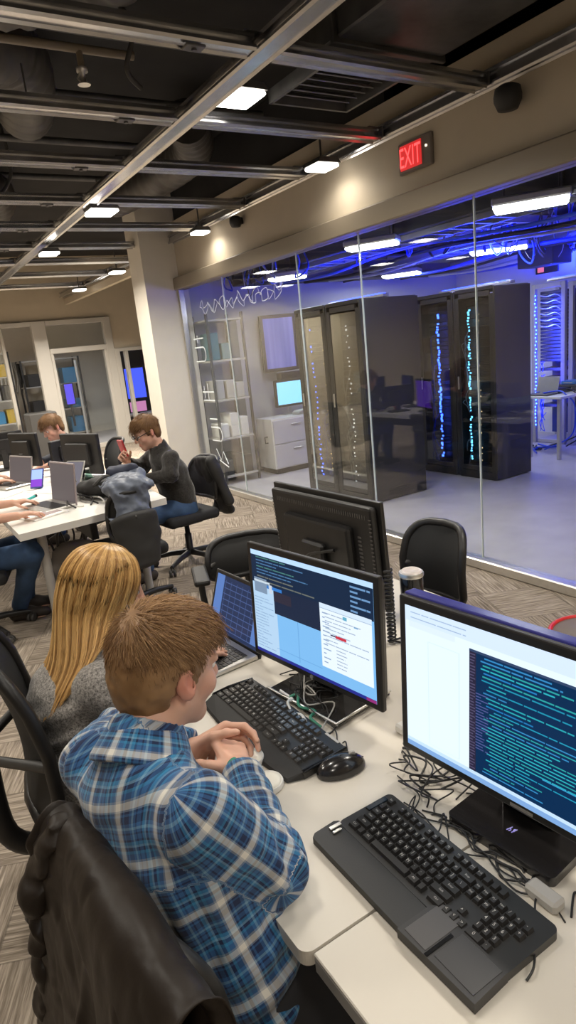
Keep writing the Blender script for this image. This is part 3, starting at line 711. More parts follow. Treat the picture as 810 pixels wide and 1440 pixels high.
# blue uplighters on the rack tops and the wall
M_BLUE = mat('blue_strip', (.02, .05, .9), .4, emit=(.02, .05, 1), estr=12)
def blue(label, x, y, z, lx, ly, p, rot=(PI, 0, 0), vis=True):
    l = bpy.data.lights.new('blue_light', 'AREA'); l.shape = 'RECTANGLE'; l.size = lx; l.size_y = ly; l.energy = p; l.color = (.015, .03, 1)
    o = bpy.data.objects.new('blue_light', l); COL.objects.link(o); o.location = (x, y, z+.03); o.rotation_euler = rot
    t = thing('light_strip', label, 'light strip', (x, y, z)); MB().box((0, 0, 0), (lx, ly, .03), .004).build('channel', M_ALU, t); MB().box((0, 0, .017), (lx*.9, ly*.9, .01), .002).build('diffuser', M_BLUE, t)
    if z > 2.2:
        for q in (-.4, .4): MB().tube([(0, q*ly, .01), (0, q*ly, 2.78-z)], .006, 6).build('hanger', M_DSTEEL, t)
blue('blue light strip on top of the near rack row', 4.35, 5.45, 2.02, .08, .9, 25)
blue('blue light strip on top of the second rack row', 5.7, 5.1, 2.04, .08, 1.0, 220)
blue('blue light strip on top of the open racks', 7.78, 5.2, 2.12, .08, 1.0, 260)
blue('blue light strip on the beam beyond the long lamp', 6.3, 3.3, 2.45, .1, 1.4, 240)
for loc, rot, p, s in (((7.42, 5.45, 1.2), (0, -PI/2, 0), 40, (1.4, .06)), ((7.3, 4.3, 1.0), (0, -PI/2+.3, 0), 45, (.8, .3))):
    l = bpy.data.lights.new('blue_light', 'AREA'); l.shape = 'RECTANGLE'; l.size, l.size_y = s; l.energy = p; l.color = (.03, .05, 1)
    o = bpy.data.objects.new('blue_light', l); COL.objects.link(o); o.location = loc; o.rotation_euler = rot
# ------------------------------------------------------------------ near desks
DZ = .73
M_DESK = mat('cream_laminate', (.70, .645, .56), .45, var=.02, vscale=5.)
M_DESKE = mat('desk_edge', (.34, .315, .285), .5)
def rounded_slab(m, x0, x1, y0, y1, z0, z1, r, mi=0, seg=6):
    P = []
    for cx, cy, a in ((x1-r, y1-r, 0), (x0+r, y1-r, PI/2), (x0+r, y0+r, PI), (x1-r, y0+r, 1.5*PI)):
        P += [(cx+r*math.cos(a+PI/2*k/seg), cy+r*math.sin(a+PI/2*k/seg)) for k in range(seg+1)]
    m.prism(P, z0, z1, mi)
t = thing('desk', 'cream table under the first keyboard, ending at the seam', 'table', (0, 0, 0), 0)
m = MB(); rounded_slab(m, .365, 1.53, .704, 2.10, DZ-.028, DZ, .02); m.build('tabletop', M_DESK, t)
for x, y in ((.52, .9), (1.45, .9), (.52, 1.98), (1.45, 1.98)): MB().tube([(x, y, 0), (x, y, DZ-.03)], .025, 12).build('leg', M_FRAME, t)
t = thing('desk', 'cream table with grey front edge under the keyboard with touchpad', 'table', (0, 0, 0), 0)
m = MB(); m.box((.955, -.2, DZ-.0025), (1.15, 1.80, .005), .002); m.build('tabletop', M_DESK, t)
m = MB(); m.box((.955, -.2, DZ-.021), (1.15, 1.80, .032), .003); m.build('edge_band', M_DESKE, t)
for x, y in ((.50, .5), (1.45, .5), (.5, -1.0), (1.45, -1.0)): MB().tube([(x, y, 0), (x, y, DZ-.04)], .025, 12).build('leg', M_FRAME, t)

# ---------------------------------------------- keyboards (local x right, y away from the user)
M_KEY = mat('key_black', (.028, .026, .025), .36)
M_KEYL = mat('key_legend', (.62, .60, .56), .5)
M_KBC = mat('keyboard_case', (.030, .028, .026), .42)
M_KBP = mat('palm_rest_black', (.022, .021, .020), .5, bump=.1, bscale=900)
M_KEY1 = mat('key_satin', (.06, .056, .052), .16, coat=.6)
KEYM = {}
def key_mesh(w, d, leg, km, tag_):
    k = (round(w, 4), round(d, 4), leg, tag_)
    if k in KEYM: return KEYM[k]
    m = MB(); t_ = .0022
    b = [(-w/2, -d/2, 0), (w/2, -d/2, 0), (w/2, d/2, 0), (-w/2, d/2, 0)]
    q = [(-w/2+t_, -d/2+t_, .0065), (w/2-t_, -d/2+t_, .0065), (w/2-t_, d/2-t_*.6, .0075), (-w/2+t_, d/2-t_*.6, .0075)]
    m.add(b+q, [(4, 5, 6, 7), (0, 1, 5, 4), (1, 2, 6, 5), (2, 3, 7, 6), (3, 0, 4, 7), (3, 2, 1, 0)])
    if leg:
        v, f = text_mesh(leg, .0085 if len(leg) == 1 else .0052)
        m.add([(x-(0.001 if len(leg) == 1 else 0), z+.001, .0074+z*.07) for x, y, z in v], f, 1)
    o = m.build('key', [km, M_KEYL]); me = o.data; bpy.data.objects.remove(o); KEYM[k] = me; return me
ROWS = [[('Esc', 1)], ]
def key_rows():
    """(row, x, width, legend) in key units; x from the left edge"""
    R = []
    R.append([('Esc', 0, 1)]+[('F%d' % (i+1), 2+i+.5*(i//4), 1) for i in range(12)]+[('', 15.25, 1), ('', 16.25, 1), ('', 17.25, 1)])
    R.append([(c, i, 1) for i, c in enumerate('`1234567890-=')]+[('Bksp', 13, 2), ('Ins', 15.25, 1), ('Hm', 16.25, 1), ('PU', 17.25, 1), ('Nm', 18.5, 1), ('/', 19.5, 1), ('*', 20.5, 1), ('-', 21.5, 1)])
    R.append([('Tab', 0, 1.5)]+[(c, 1.5+i, 1) for i, c in enumerate('QWERTYUIOP[]')]+[('\\', 13.5, 1.5), ('Del', 15.25, 1), ('End', 16.25, 1), ('PD', 17.25, 1), ('7', 18.5, 1), ('8', 19.5, 1), ('9', 20.5, 1), ('+', 21.5, 1)])
    R.append([('Caps', 0, 1.75)]+[(c, 1.75+i, 1) for i, c in enumerate("ASDFGHJKL;'")]+[('Enter', 12.75, 2.25), ('4', 18.5, 1), ('5', 19.5, 1), ('6', 20.5, 1)])
    R.append([('Shift', 0, 2.25)]+[(c, 2.25+i, 1) for i, c in enumerate('ZXCVBNM,./')]+[('Shift', 12.25, 2.75), ('^', 16.25, 1), ('1', 18.5, 1), ('2', 19.5, 1), ('3', 20.5, 1)])
    R.append([('Ctrl', 0, 1.5), ('', 1.5, 1), ('Alt', 2.5, 1.5), ('', 4, 6), ('Alt', 10, 1.5), ('', 11.5, 1), ('Ctrl', 13, 2), ('<', 15.25, 1), ('v', 16.25, 1), ('>', 17.25, 1), ('0', 18.5, 2), ('.', 20.5, 1)])
    return R
def place_keys(t, x0, ytop, u, rowd, zf, km, tag_, compact=False):
    n = 0
    for r, row in enumerate(key_rows()):
        y = ytop-r*rowd-(rowd*.25 if r > 0 else 0)
        for leg, x, w in row:
            if compact and x >= 15: x -= .25
            if compact and x >= 18: x -= .25
            me = key_mesh(w*u-.0028, rowd-.0028, leg, km, tag_)
            o = bpy.data.objects.new('key', me); COL.objects.link(o); o.parent = t
            o.location = (x0+(x+w/2)*u, y-rowd/2, zf(y)); n += 1
    return n
# first keyboard: curved black keyboard with palm rest
t = thing('keyboard', 'curved black keyboard with palm rest in front of the left monitor', 'keyboard', (.645, 1.272, DZ), math.radians(-89))
N_ = 14; vs = []
m = MB(); W = .445
def kb_poly(y0, y1, w0, w1, bow):
    P = []
    for k in range(N_+1):
        s = -1+2*k/N_; P.append((s*w0/2, y0-bow*(1-s*s)))
    for k in range(N_+1):
        s = 1-2*k/N_; P.append((s*w1/2, y1+.004*(1-s*s)))
    return P
m.prism(kb_poly(-.052, .075, W, W-.012, .006), .002, .016); m.build('case', M_KBC, t)
m = MB(); P = kb_poly(-.088, -.050, W-.03, W, .012); nP = len(P)
vs = [(x, y, .003) for x, y in P]+[(x*.985, y+.004, .010 if i <= N_ else .019) for i, (x, y) in enumerate(P)]
m.add(vs, [tuple(range(nP))[::-1], tuple(range(nP, 2*nP))]+[(i, (i+1) % nP, nP+(i+1) % nP, nP+i) for i in range(nP)]); m.build('palm_rest', M_KBP, t)
m = MB(); m.tube([(-W/2+.006, -.05, .017), (-W/2+.004, .0, .019), (-W/2+.01, .072, .018)], .005, 8); m.tube([(W/2-.006, -.05, .017), (W/2-.004, 0, .019), (W/2-.01, .072, .018)], .005, 8); m.build('side_trim', M_BLKG, t)
place_keys(t, -.2105, .068, .0186, .0185, lambda y: .016, M_KEY1, 'a')
m = MB(); m.box((.16, .0735, .0165), (.05, .006, .002)); m.build('lock_lamps', M_KEYL, t)
# second keyboard: broad keyboard with large palm rest and touchpad module
t = thing('keyboard', 'broad black keyboard with wide palm rest and touchpad nearest the camera', 'keyboard', (.607, .690, DZ), math.radians(-90.5))
m = MB(); rounded_slab(m, -.195, .200, -.040, .092, .002, .017, .012); m.build('case', M_KBC, t)
m = MB(); P = [(-.200, -.092), (-.193, -.101), (.055, -.101), (.055, -.041), (-.197, -.036), (-.203, -.045)]
m.prism(P, .002, .0165); m.build('palm_rest', M_KBP, t)
q = MB(); P = [(.052, -.106), (.205, -.100), (.201, -.028), (.130, -.028), (.118, -.010), (.072, -.010), (.052, -.036)]; q.prism(P, .002, .0205); q = q.build('touchpad_module', mat('module_black', (.030, .028, .028), .45), t)
m = MB(); m.box((.158, -.063, .0209), (.076, .060, .001), .0004); m.build('touchpad', mat('pad_grey', (.045, .043, .044), .35), q)
m = MB(); m.box((.083, -.058, .0209), (.046, .080, .001), .0004); m.build('pad_buttons', mat('pad_button_grey', (.085, .08, .08), .35), q)
m = MB(); m.box((.112, -.075, .0212), (.006, .056, .0015)); m.build('divider', M_BLKG, q)
place_keys(t, -.178, .083, .0163, .0182, lambda y: .0165, M_KEY, 'b', True)
m = MB(); m.box((-.188, -.052, .0185), (.008, .026, .004), .001); m.box((-.176, -.056, .0185), (.006, .02, .004), .001); m.build('silver_badge', M_ALU, t)
m = MB(); m.box((-.186, .05, .018), (.012, .05, .003), .001); m.build('media_buttons', M_BLKG, t)

# ---------------------------------------------- monitors
M_BEZ = mat('bezel_black', (.020, .019, .018), .33)
def em(name, c, s=1.):
    return mat('screen_'+name, (.004, .004, .004), .3, spec=.12, emit=c, estr=s)
def monitor(label, loc, rz, w, h, bez=.017, depth=.05, tilt=.05, back=False):
    t = thing('monitor', label, 'monitor', loc, rz)
    R = Matrix.Rotation(-tilt, 4, 'X')
    m = MB()
    m.box((0, .008, h/2), (w, .016, h), .004, 0, R, 2)
    hs = m.build('bezel', M_BEZ, t)
    b = MB(); b.box((0, .028, h*.5), (w-.03, .028, h-.03), .010, 0, R, 2); b.box((0, .05, h*.46), (w*.62, .035, h*.6), .012, 0, R, 2)
    bs = b.build('back_shell', M_BLK, t)
    if back:
        v = MB()
        n = 44
        M_VENT = mat('vent_slot', (.10, .095, .09), .35)
        for k in range(n): v.box((-w*.42+k*w*.84/n, .0425, h*.87), (.0045, .003, .014), 0, 0, R)
        v.build('top_vent', M_VENT, bs)
        for sg in (-1, 1):
            v = MB()
            for k in range(22): v.box((sg*w*.455, .0425, h*.10+k*h*.036), (.009, .003, .004), 0, 0, R)
            v.build('side_vent', M_VENT, bs)
        v = MB()
        for k in range(12): v.box((-w*.36, .0425, h*.28+k*h*.036), (.016, .003, .006), 0, 0, R)
        v.build('speaker_vent', M_VENT, bs)
    return t, R
def screen_layers(t, R, w, h, bez, layers):
    """layers: (x0,x1,z0,z1 in 0..1 from the lower left, colour, depth step, strength)"""
    m = MB(); mats = []; x0, z0 = -w/2+bez, bez; W_, H_ = w-2*bez, h-2*bez
    for (a, b, c, d, col, lv, st) in layers:
        mm = em('%.2f_%.2f_%.2f_%.1f' % (*col, st), col, st)
        if mm not in mats: mats.append(mm)
        m.rect(x0+a*W_, x0+b*W_, z0+c*H_, z0+d*H_, -.0004-.00025*lv, mats.index(mm), R)
    return m.build('screen', mats, t)
WH = (.74, .87, 1.0); NAVY = (.012, .030, .075); LB = (.22, .52, .90); TEAL = (.05, .42, .52); PALE = (.52, .74, .98)
def text_rows(L_, x0, x1, z0, z1, n, col, st, lv, seed, fill=.7, hgt=.5, words=True, cols=None, indent=0.):
    r = random.Random(seed); dz = (z1-z0)/n
    for k in range(n):
        z = z1-(k+1)*dz; e = x0+(x1-x0)*r.uniform(.25, 1)*fill/.7; e = min(e, x1)
        x = x0+(x1-x0)*indent*r.random()
        c = col if not cols else r.choice(cols)
        while x < e:
            ww = r.uniform(.03, .13); L_.append((x, min(x+ww, e), z+dz*(.5-hgt/2), z+dz*(.5+hgt/2), c, lv, st)); x += ww+r.uniform(.003, .008)
            if not words: break
# left monitor
S1W, S1H = .49, .335
t, R = monitor('left monitor with pale blue desktop, dark editor and white window', (.792, 1.292, .797), math.radians(-81.8), S1W, S1H)
L_ = [(0, 1, 0, 1, LB, 0, 1.25), (0, 1, .955, 1, PALE, 1, 1.3), (.0, .22, .03, .74, PALE, 1, 1.15), (.0, 1, .69, .955, NAVY, 2, 1.), (.20, .62, .44, .70, (.018, .03, .07), 2, 1.), (0, 1, 0, .03, (.03, .04, .35), 3, 1.), (.93, 1, 0, .028, (.45, .05, .30), 4, .8)]
L_ += [(.60, .985, .13, .70, (.80, .90, 1.0), 3, 1.32), (.60, .985, .66, .70, (.70, .84, 1.0), 4, 1.25), (.60, .985, .655, .66, (.4, .55, .75), 5, 1.)]
L_ += [(.02, .14, .60, .74, (.30, .42, .60), 4, .9), (.02, .17, .70, .72, (.75, .88, 1), 5, 1.), (.14, .28, .66, .69, (.05, .25, .75), 5, 1.), (.20, .36, .56, .655, (.04, .035, .06), 4, 1.), (.16, .19, .62, .70, (.75, .85, 1), 6, 1.)]
text_rows(L_, .05, .55, .78, .955, 6, TEAL, .9, 4, 3, .9, .35, True, [(.05, .35, .38), (.10, .30, .28), (.10, .25, .5)])
text_rows(L_, .05, .60, .70, .78, 2, (.3, .33, .3), .6, 4, 4, 1., .3)
text_rows(L_, .84, .98, .70, .94, 6, (.25, .5, .9), .8, 4, 5, 1., .4)
text_rows(L_, .64, .96, .34, .64, 9, (.55, .68, .86), .9, 6, 8, .8, .25)
text_rows(L_, .62, .68, .16, .64, 12, (.40, .55, .80), .9, 6, 9, .9, .25)
text_rows(L_, .72, .80, .16, .34, 6, (.5, .62, .8), .9, 6, 10, .9, .25)
L_ += [(.72, .80, .43, .455, (.85, .05, .09), 7, .9), (.68, .72, .437, .45, (.1, .1, .2), 7, .8), (.78, .81, .615, .645, (.20, .62, .85), 7, .9), (.86, .89, .58, .59, (.25, .55, .9), 7, .9)]
text_rows(L_, .01, .19, .05, .56, 18, (.42, .64, .90), .9, 4, 12, .9, .3)
L_ += [(.405, .409, .06, .44, (.16, .42, .80), 4, 1.), (.20, .60, .10, .104, (.16, .42, .8), 4, 1.)]
screen_layers(t, R, S1W, S1H, .017, L_)
m = MB(); m.lathe([(.006, 0), (.006, .0015)], 12, (0, 0, 0), 0, R @ Tm((0, -.0005, .0085), PI/2)); m.build('badge', M_ALU, t)
m = MB(); m.box((0, .055, .06), (.09, .03, .24), .006); m.build('stand_neck', M_BLKG, t)
m = MB(); m.box((.0, .05, -.059), (.27, .20, .012), .004); m.build('stand_base', mat('gloss_base', (.03, .028, .026), .10, coat=.5), t)
m = MB(); m.tube([(-.135, -.05, -.05), (.135, -.05, -.05), (.135, .15, -.05)], .004, 8); m.build('base_rim', M_ALU, t)
# right monitor
S2W, S2H = .53, .345
t, R = monitor('large right monitor with white desktop and dark code window', (.803, .665, .797), math.radians(-84.6), S2W, S2H)
L_ = [(0, 1, 0, 1, WH, 0, 1.42), (0, 1, .90, 1, (.68, .82, 1.), 1, 1.32), (0, 1, 0, .035, (.30, .55, 1.), 1, .95), (0, 1, .035, .06, (.60, .80, 1.), 1, 1.25), (.115, .27, .08, .80, (.68, .83, 1), 1, 1.36), (.12, .265, .085, .795, (.76, .89, 1), 2, 1.38), (.02, .25, .86, .90, (.72, .84, 1.), 2, 1.35)]
L_ += [(.315, .99, .06, .86, (.004, .034, .11), 3, 1.), (.315, .345, .06, .86, (.035, .03, .07), 4, .9), (.315, .99, .845, .86, (.05, .09, .2), 5, .9)]
cc = [(.02, .36, .56), (.03, .48, .58), (.04, .28, .62), (.03, .40, .42), (.02, .24, .60)]
text_rows(L_, .365, .84, .70, .84, 6, TEAL, 1.15, 6, 21, 1.1, .40, True, cc, .05)
text_rows(L_, .365, .74, .52, .70, 7, TEAL, 1., 6, 22, .7, .34, True, cc, .10)
text_rows(L_, .37, .84, .30, .52, 10, TEAL, 1.1, 6, 23, .75, .34, True, cc, .12)
text_rows(L_, .365, .78, .08, .30, 10, TEAL, 1.05, 6, 24, .8, .32, True, cc, .12)
text_rows(L_, .318, .342, .07, .84, 40, (.14, .12, .24), .8, 6, 25, 1.4, .4)
text_rows(L_, .345, .40, .22, .60, 20, (.12, .14, .42), .9, 7, 27, 1., .35)
L_.append((.62, .96, .235, .242, (.05, .42, .8), 7, 1.))
text_rows(L_, .03, .30, .91, .98, 2, (.50, .66, .88), 1., 3, 26, 1., .2)
screen_layers(t, R, S2W, S2H, .017, L_)
m = MB(); m.box((.02, -.0006, .0085), (.045, .001, .006), 0, 0, R); m.build('badge', M_ALU, t)
m = MB(); m.box((0, .028, S2H-.0005), (S2W-.006, .030, .009), .004, 0, R, 2); m.build('top_glow_strip', mat('painted_blue_glow', (.04, .042, .24), .25, coat=.4), t)  # blue light falling on the monitor top is put into this colour
m = MB(); m.box((.0, .06, .05), (.11, .03, .22), .006); m.build('stand_neck', M_BLKG, t)
m = MB(); rounded_slab(m, -.11, .11, -.05, .16, -.067, -.048, .012); m.build('stand_base', mat('stand_gloss', (.022, .02, .02), .14, coat=.4), t)
m = MB()
for dx in (-.005, .005): m.tube([(dx-.002, -.006, -.0475), (dx+.002, .007, -.0475)], .0008, 6); m.tube([(x, y, -.0475) for x, y in arc(dx+.001, -.002 if dx < 0 else .002, .003, .003, -PI/2 if dx < 0 else PI/2, PI/2 if dx < 0 else PI*1.5, 6)], .0009, 6)
m.build('stand_emblem', mat('emblem_violet', (.5, .45, .95), .3, emit=(.45, .4, 1), estr=.4), t)
# rear monitor, back towards us
t, R = monitor('rear monitor seen from the back with vent slots', (1.212, 1.745, .80), math.radians(93), .575, .365, .017, .05, .05, True)
m = MB(); m.rect(-.27, .27, .018, .347, -.0008, 0, R); m.build('screen', em('rear', (.4, .6, .9), .8), t)
m = MB(); m.box((0, .085, .07), (.12, .025, .26), .008); m.tube([(-.11, .085, .19), (.0, .10, .16), (.055, .09, .13)], .006, 8); m.build('stand_neck', M_BLK, t)
m = MB(); m.box((0, .06, -.062), (.26, .2, .014), .005); m.build('stand_base', M_BLK, t)
# ---------------------------------------------- laptop of the blond person
t = thing('laptop', 'silver laptop with dark spreadsheet screen left of the left monitor', 'laptop', (.79, 1.765, DZ), math.radians(-86))
m = MB(); m.box((0, -.115, .009), (.325, .225, .014), .004, 0, None, 2); m.build('base', M_ALU, t)
m = MB()
for r_ in range(6):
    for k in range(15): m.box((-.140+k*.0195+.002*r_, -.035-r_*.0185, .0172), (.0165, .0155, .0025), .0006)
m.build('keys', M_BLK, t)
m = MB(); m.box((0, -.185, .0165), (.09, .05, .001)); m.build('trackpad', M_FRAME, t)
R = Matrix.Rotation(-.33, 4, 'X')
m = MB(); m.box((0, .004, .108), (.325, .008, .215), .003, 0, R, 2); m.build('lid', M_BLK, t)
m = MB(); q = []
m.rect(-.148, .148, .018, .203, -.0008, 0, R); m.rect(-.148, -.10, .018, .203, -.0010, 1, R)
for k in range(9): m.rect(-.095, .14, .03+k*.019, .0325+k*.019, -.0012, 2, R)
for k in range(7): m.rect(-.09+k*.034, -.088+k*.034, .03, .19, -.0012, 2, R)
m.rect(.10, .14, .03, .19, -.0014, 1, R)
m.build('screen', [em('lapdark', (.03, .05, .13), .9), em('lapblue', (.15, .30, .75), .9), em('lapgrid', (.10, .16, .40), .9)], t)

# ---------------------------------------------- mouse, lids, cup, speaker etc.
def mouse_obj(label, loc, rz, L_=.115, W_=.064):
    t = thing('computer_mouse', label, 'mouse', loc, rz)
    ax = np.eye(3)
    f = lambda p: smax(ell(p, (0, 0, .006), ax, (W_/2, L_/2, .034))+.06*0, -(p[:, 2]-.001), .002)
    V, F = sdf_mesh(f, (-.05, -.08, -.01), (.05, .08, .055), .0025)
    np_obj('body', V, F, mat('mouse_black', (.02, .018, .018), .22, coat=.3), t)
    m = MB(); m.lathe([(.007, -.003), (.009, 0), (.007, .003)], 14, (0, 0, 0), 0, Tm((0, .028, .034), 0, PI/2)); m.build('scroll_wheel', M_FRAME, t)
    m = MB(); m.tube([(0, .055, .018), (0, .03, .0345), (0, .0, .0405)], .0012, 5); m.build('button_seam', M_BLKG, t)
    return t
mouse_obj('black mouse beside the first keyboard', (.678, 1.022, DZ), math.radians(-103))
def lid(label, x, y, z, r):
    t = thing('round_lid', label, 'lid', (x, y, z)); m = MB(); m.lathe([(r*.93, 0), (r, .003), (r, .010), (r*.95, .014)], 30); m.build('rim', M_WHITE, t)
    m = MB(); m.lathe([(r*.90, .012), (r*.88, .016), (r*.6, .017), (.002, .0165)], 30); m.build('top', mat('lid_cream', (.82, .78, .68), .4), t)
lid('white round plastic lid on the table beside the wrist', .525, 1.085, DZ, .036)
lid('white round plastic lid under the clasped hands', .538, 1.185, DZ, .033)
t = thing('travel_cup', 'black travel cup with silver rim and pale lid behind the monitors', 'cup', (1.345, 1.505, DZ))
m = MB(); m.lathe([(.031, 0), (.036, .004), (.039, .12), (.039, .145)], 28); m.build('body', M_BLKG, t)
m = MB(); m.lathe([(.040, .145), (.0415, .149), (.0415, .155), (.039, .160)], 28); m.build('rim', M_ALU, t)
m = MB(); m.lathe([(.037, .158), (.030, .166), (.024, .163), (.002, .163)], 28); m.build('lid', mat('lid_pale', (.75, .66, .60), .35), t)
t = thing('desktop_speaker', 'slim black desktop speaker with silver edge left of the rear monitor', 'speaker', (1.33, 1.985, DZ), .15)
m = MB(); m.box((0, 0, .14), (.10, .09, .28), .012, 0, None, 2); m.build('cabinet', M_BLK, t)
m = MB(); m.tube(spline([(-.048, .044, .03), (-.06, .052, .12), (-.06, .052, .2), (-.046, .044, .27)], 6), .007, 8); m.build('silver_edge', M_ALU, t)
m = MB(); m.box((-.052, 0, .15), (.005, .06, .2), .002); m.build('grille', M_BLKM, t)
# flat things by the far desk edge
tag(MB().box((1.47, 1.14, DZ+.003), (.05, .16, .006), .002).build('paper_strip', M_WHITE), 'white strip of paper at the far desk edge', 'paper')
tag(MB().tube([(1.30, 1.15, DZ+.008), (1.36, .98, DZ+.008)], .007, 8).build('marker_pen', mat('orange_plastic', (.75, .22, .05), .4)), 'orange pen lying behind the large right monitor', 'pen')
# stool with red rim
t = thing('stool', 'round stool with red rim beyond the desks at the right photo edge', 'stool', (2.06, 1.31, 0))
m = MB(); m.lathe([(.15, .45), (.155, .475), (.15, .49), (.002, .492)], 30); m.build('seat', mat('stool_brown', (.16, .13, .11), .6), t)
m = MB(); m.tube([(.155*math.cos(a*PI/16), .155*math.sin(a*PI/16), .488) for a in range(32)], .010, 8, 0, False, None, True, True); m.build('rim', mat('red_rim', (.62, .03, .03), .35), t)
for k in range(4): a = PI/4+k*PI/2; MB().tube([(.11*math.cos(a), .11*math.sin(a), .45), (.19*math.cos(a), .19*math.sin(a), .0)], .012, 8).build('leg', M_DGREY, t)

# ---------------------------------------------- cables on the desks
def walk(seed, a, b, n=7, s=.05, z=.004, lift=.0):
    r = random.Random(seed); a, b = Vector(a), Vector(b); P = [a]
    for k in range(1, n): q = a.lerp(b, k/n); P.append(Vector((q.x+r.uniform(-s, s), q.y+r.uniform(-s, s), z+DZ+r.uniform(0, lift))))
    P.append(b); return spline(P, 7)
def desk_cable(label, seed, a, b, n=7, s=.05, r=.0028, mm=M_BLK, lift=.012, grp=None):
    r *= .72
    a = (*a, DZ+r) if len(a) == 2 else a; b = (*b, DZ+r) if len(b) == 2 else b
    tag(MB().tube([(p.x, p.y, max(p.z, DZ+r)) for p in walk(seed, a, b, n, s, r, lift)], r, 6).build('cable', mm), label, 'cable', grp)
desk_cable('black cable from the mouse trailing over the table', 1, (.735, 1.02), (.74, 1.10), 4, .03, .002)
desk_cable('thin cable looping in front of the first keyboard near the lids', 2, (.56, 1.11), (.565, 1.16), 3, .03, .0016, M_FRAME)
G1 = 'tangled cables between the two monitors'
for k in range(7): desk_cable('black cable in the tangle between the two monitors', 10+k, (.80+.02*k, .97+.012*(k % 3)), (.74+.03*(k % 4), .80+.02*(k % 3)), 7, .045, .0022+.0004*(k % 3), M_BLK, .02, G1)
G2 = 'cables tangled around the left monitor stand'
for k in range(9): desk_cable('cable tangled around the left monitor stand', 30+k, (.72+.015*k, 1.08+.035*k), (.80+.02*(k % 4), 1.48-.02*k), 8, .045, .0022+.0004*(k % 3), [M_BLK, M_BLK, M_FRAME, M_BLK][k % 4], .03, G2)
G3 = 'cables behind the keyboard with touchpad'
for k in range(6): desk_cable('black cable snaking behind the keyboard with touchpad', 50+k, (.715+.006*k, .86-.02*k), (.725+.006*k, .50+.02*k), 9, .018, .002+.0003*(k % 3), M_BLK, .008, G3)
desk_cable('black cable sweeping round the corner of the keyboard with touchpad', 61, (.74, .56), (.60, .475), 5, .02, .0026)
desk_cable('black cable hanging from the large monitor to its stand corner', 62, (.86, .52, .92), (.74, .50), 5, .02, .0028)
desk_cable('black cable curling across the bare table left of the large stand', 63, (.76, .93), (.70, .72), 8, .04, .002)
G4 = 'cables behind the rear monitor'
for k in range(5): desk_cable('black cable beside the edge of the rear monitor', 70+k, (1.22+.02*k, 1.42), (1.12+.02*k, 1.16+.03*k), 8, .05, .003, M_BLK, .05, G4)
tag(MB().tube(walk(80, (.735, 1.18, DZ+.006), (.74, 1.33, DZ+.02), 5, .02, .006, .02), .004, 7).build('cable', mat('green_cable', (.05, .25, .16), .5)), 'green cable behind the first keyboard', 'cable')
tag(MB().tube(walk(81, (.71, 1.20, DZ+.006), (.73, 1.36, DZ+.03), 5, .02, .006, .03), .004, 7).build('cable', M_WHITE), 'white cable behind the first keyboard', 'cable')
t = thing('cable_plug', 'white plug block by the corner of the left monitor stand', 'plug', (.885, 1.04, DZ)); MB().box((0, 0, .012), (.045, .03, .024), .005).build('body', M_WHITE, t); MB().box((.02, 0, .012), (.02, .014, .01), .002).build('contacts', M_ALU, t)
t = thing('power_adapter', 'pale adapter among the cables beside the touchpad keyboard', 'adapter', (.735, .545, DZ)); MB().box((0, 0, .011), (.03, .06, .022), .005).build('body', M_FRAME, t); MB().tube([(0, .03, .011), (.01, .06, .008), (0, .1, .005)], .003, 6).build('lead', M_BLK, t)

t = thing('coiled_cord', 'coiled black cord hanging beside the rear monitor edge', 'cord', (1.16, 1.40, DZ))
MB().tube([(.012*math.cos(k*.8), .012*math.sin(k*.8), .006+k*.0016) for k in range(150)], .0035, 6).build('coil', M_BLK, t)
MB().tube([(.012, 0, .006), (.03, -.04, .004), (.02, -.10, .004)], .0035, 6).build('lead', M_BLK, t)
# ------------------------------------------------------------------ figures
def skin_mat(name, c, c2):
    m = bpy.data.materials.new(name); m.use_nodes = True; N, L = nodes(m); b = N['Principled BSDF']
    at = N.new('ShaderNodeAttribute'); at.attribute_name = 'tint'
    tc = N.new('ShaderNodeTexCoord'); n = N.new('ShaderNodeTexNoise'); n.inputs['Scale'].default_value = 45; n.inputs['Detail'].default_value = 3; L.new(tc.outputs['Object'], n.inputs['Vector'])
    k = mixc(N, L, mth(N, L, 'MULTIPLY', n.outputs['Fac'], .25), c, c2)
    L.new(mixc(N, L, at.outputs['Fac'], k, c2), b.inputs['Base Color'])
    b.inputs['Roughness'].default_value = .48; b.inputs['Subsurface Weight'].default_value = .12; b.inputs['Subsurface Radius'].default_value = (.008, .003, .0015); b.inputs['Subsurface Scale'].default_value = .6
    return m
M_SKIN = skin_mat('skin_fair', (.66, .40, .285), (.62, .20, .14))
def hair_mat(name, a, b_, rough=.42):
    m = bpy.data.materials.new(name); m.use_nodes = True; N, L = nodes(m); b = N['Principled BSDF']
    at = N.new('ShaderNodeAttribute'); at.attribute_name = 'strand'
    L.new(mixc(N, L, at.outputs['Fac'], a, b_), b.inputs['Base Color']); b.inputs['Roughness'].default_value = rough; b.inputs['Specular IOR Level'].default_value = .45
    return m
H_BROWN = hair_mat('hair_brown', (.17, .085, .034), (.52, .31, .145), .5)
H_BLOND = hair_mat('hair_blond', (.30, .14, .036), (.82, .53, .21), .36)
H_CHEST = hair_mat('hair_chestnut', (.12, .055, .02), (.33, .18, .07), .65)
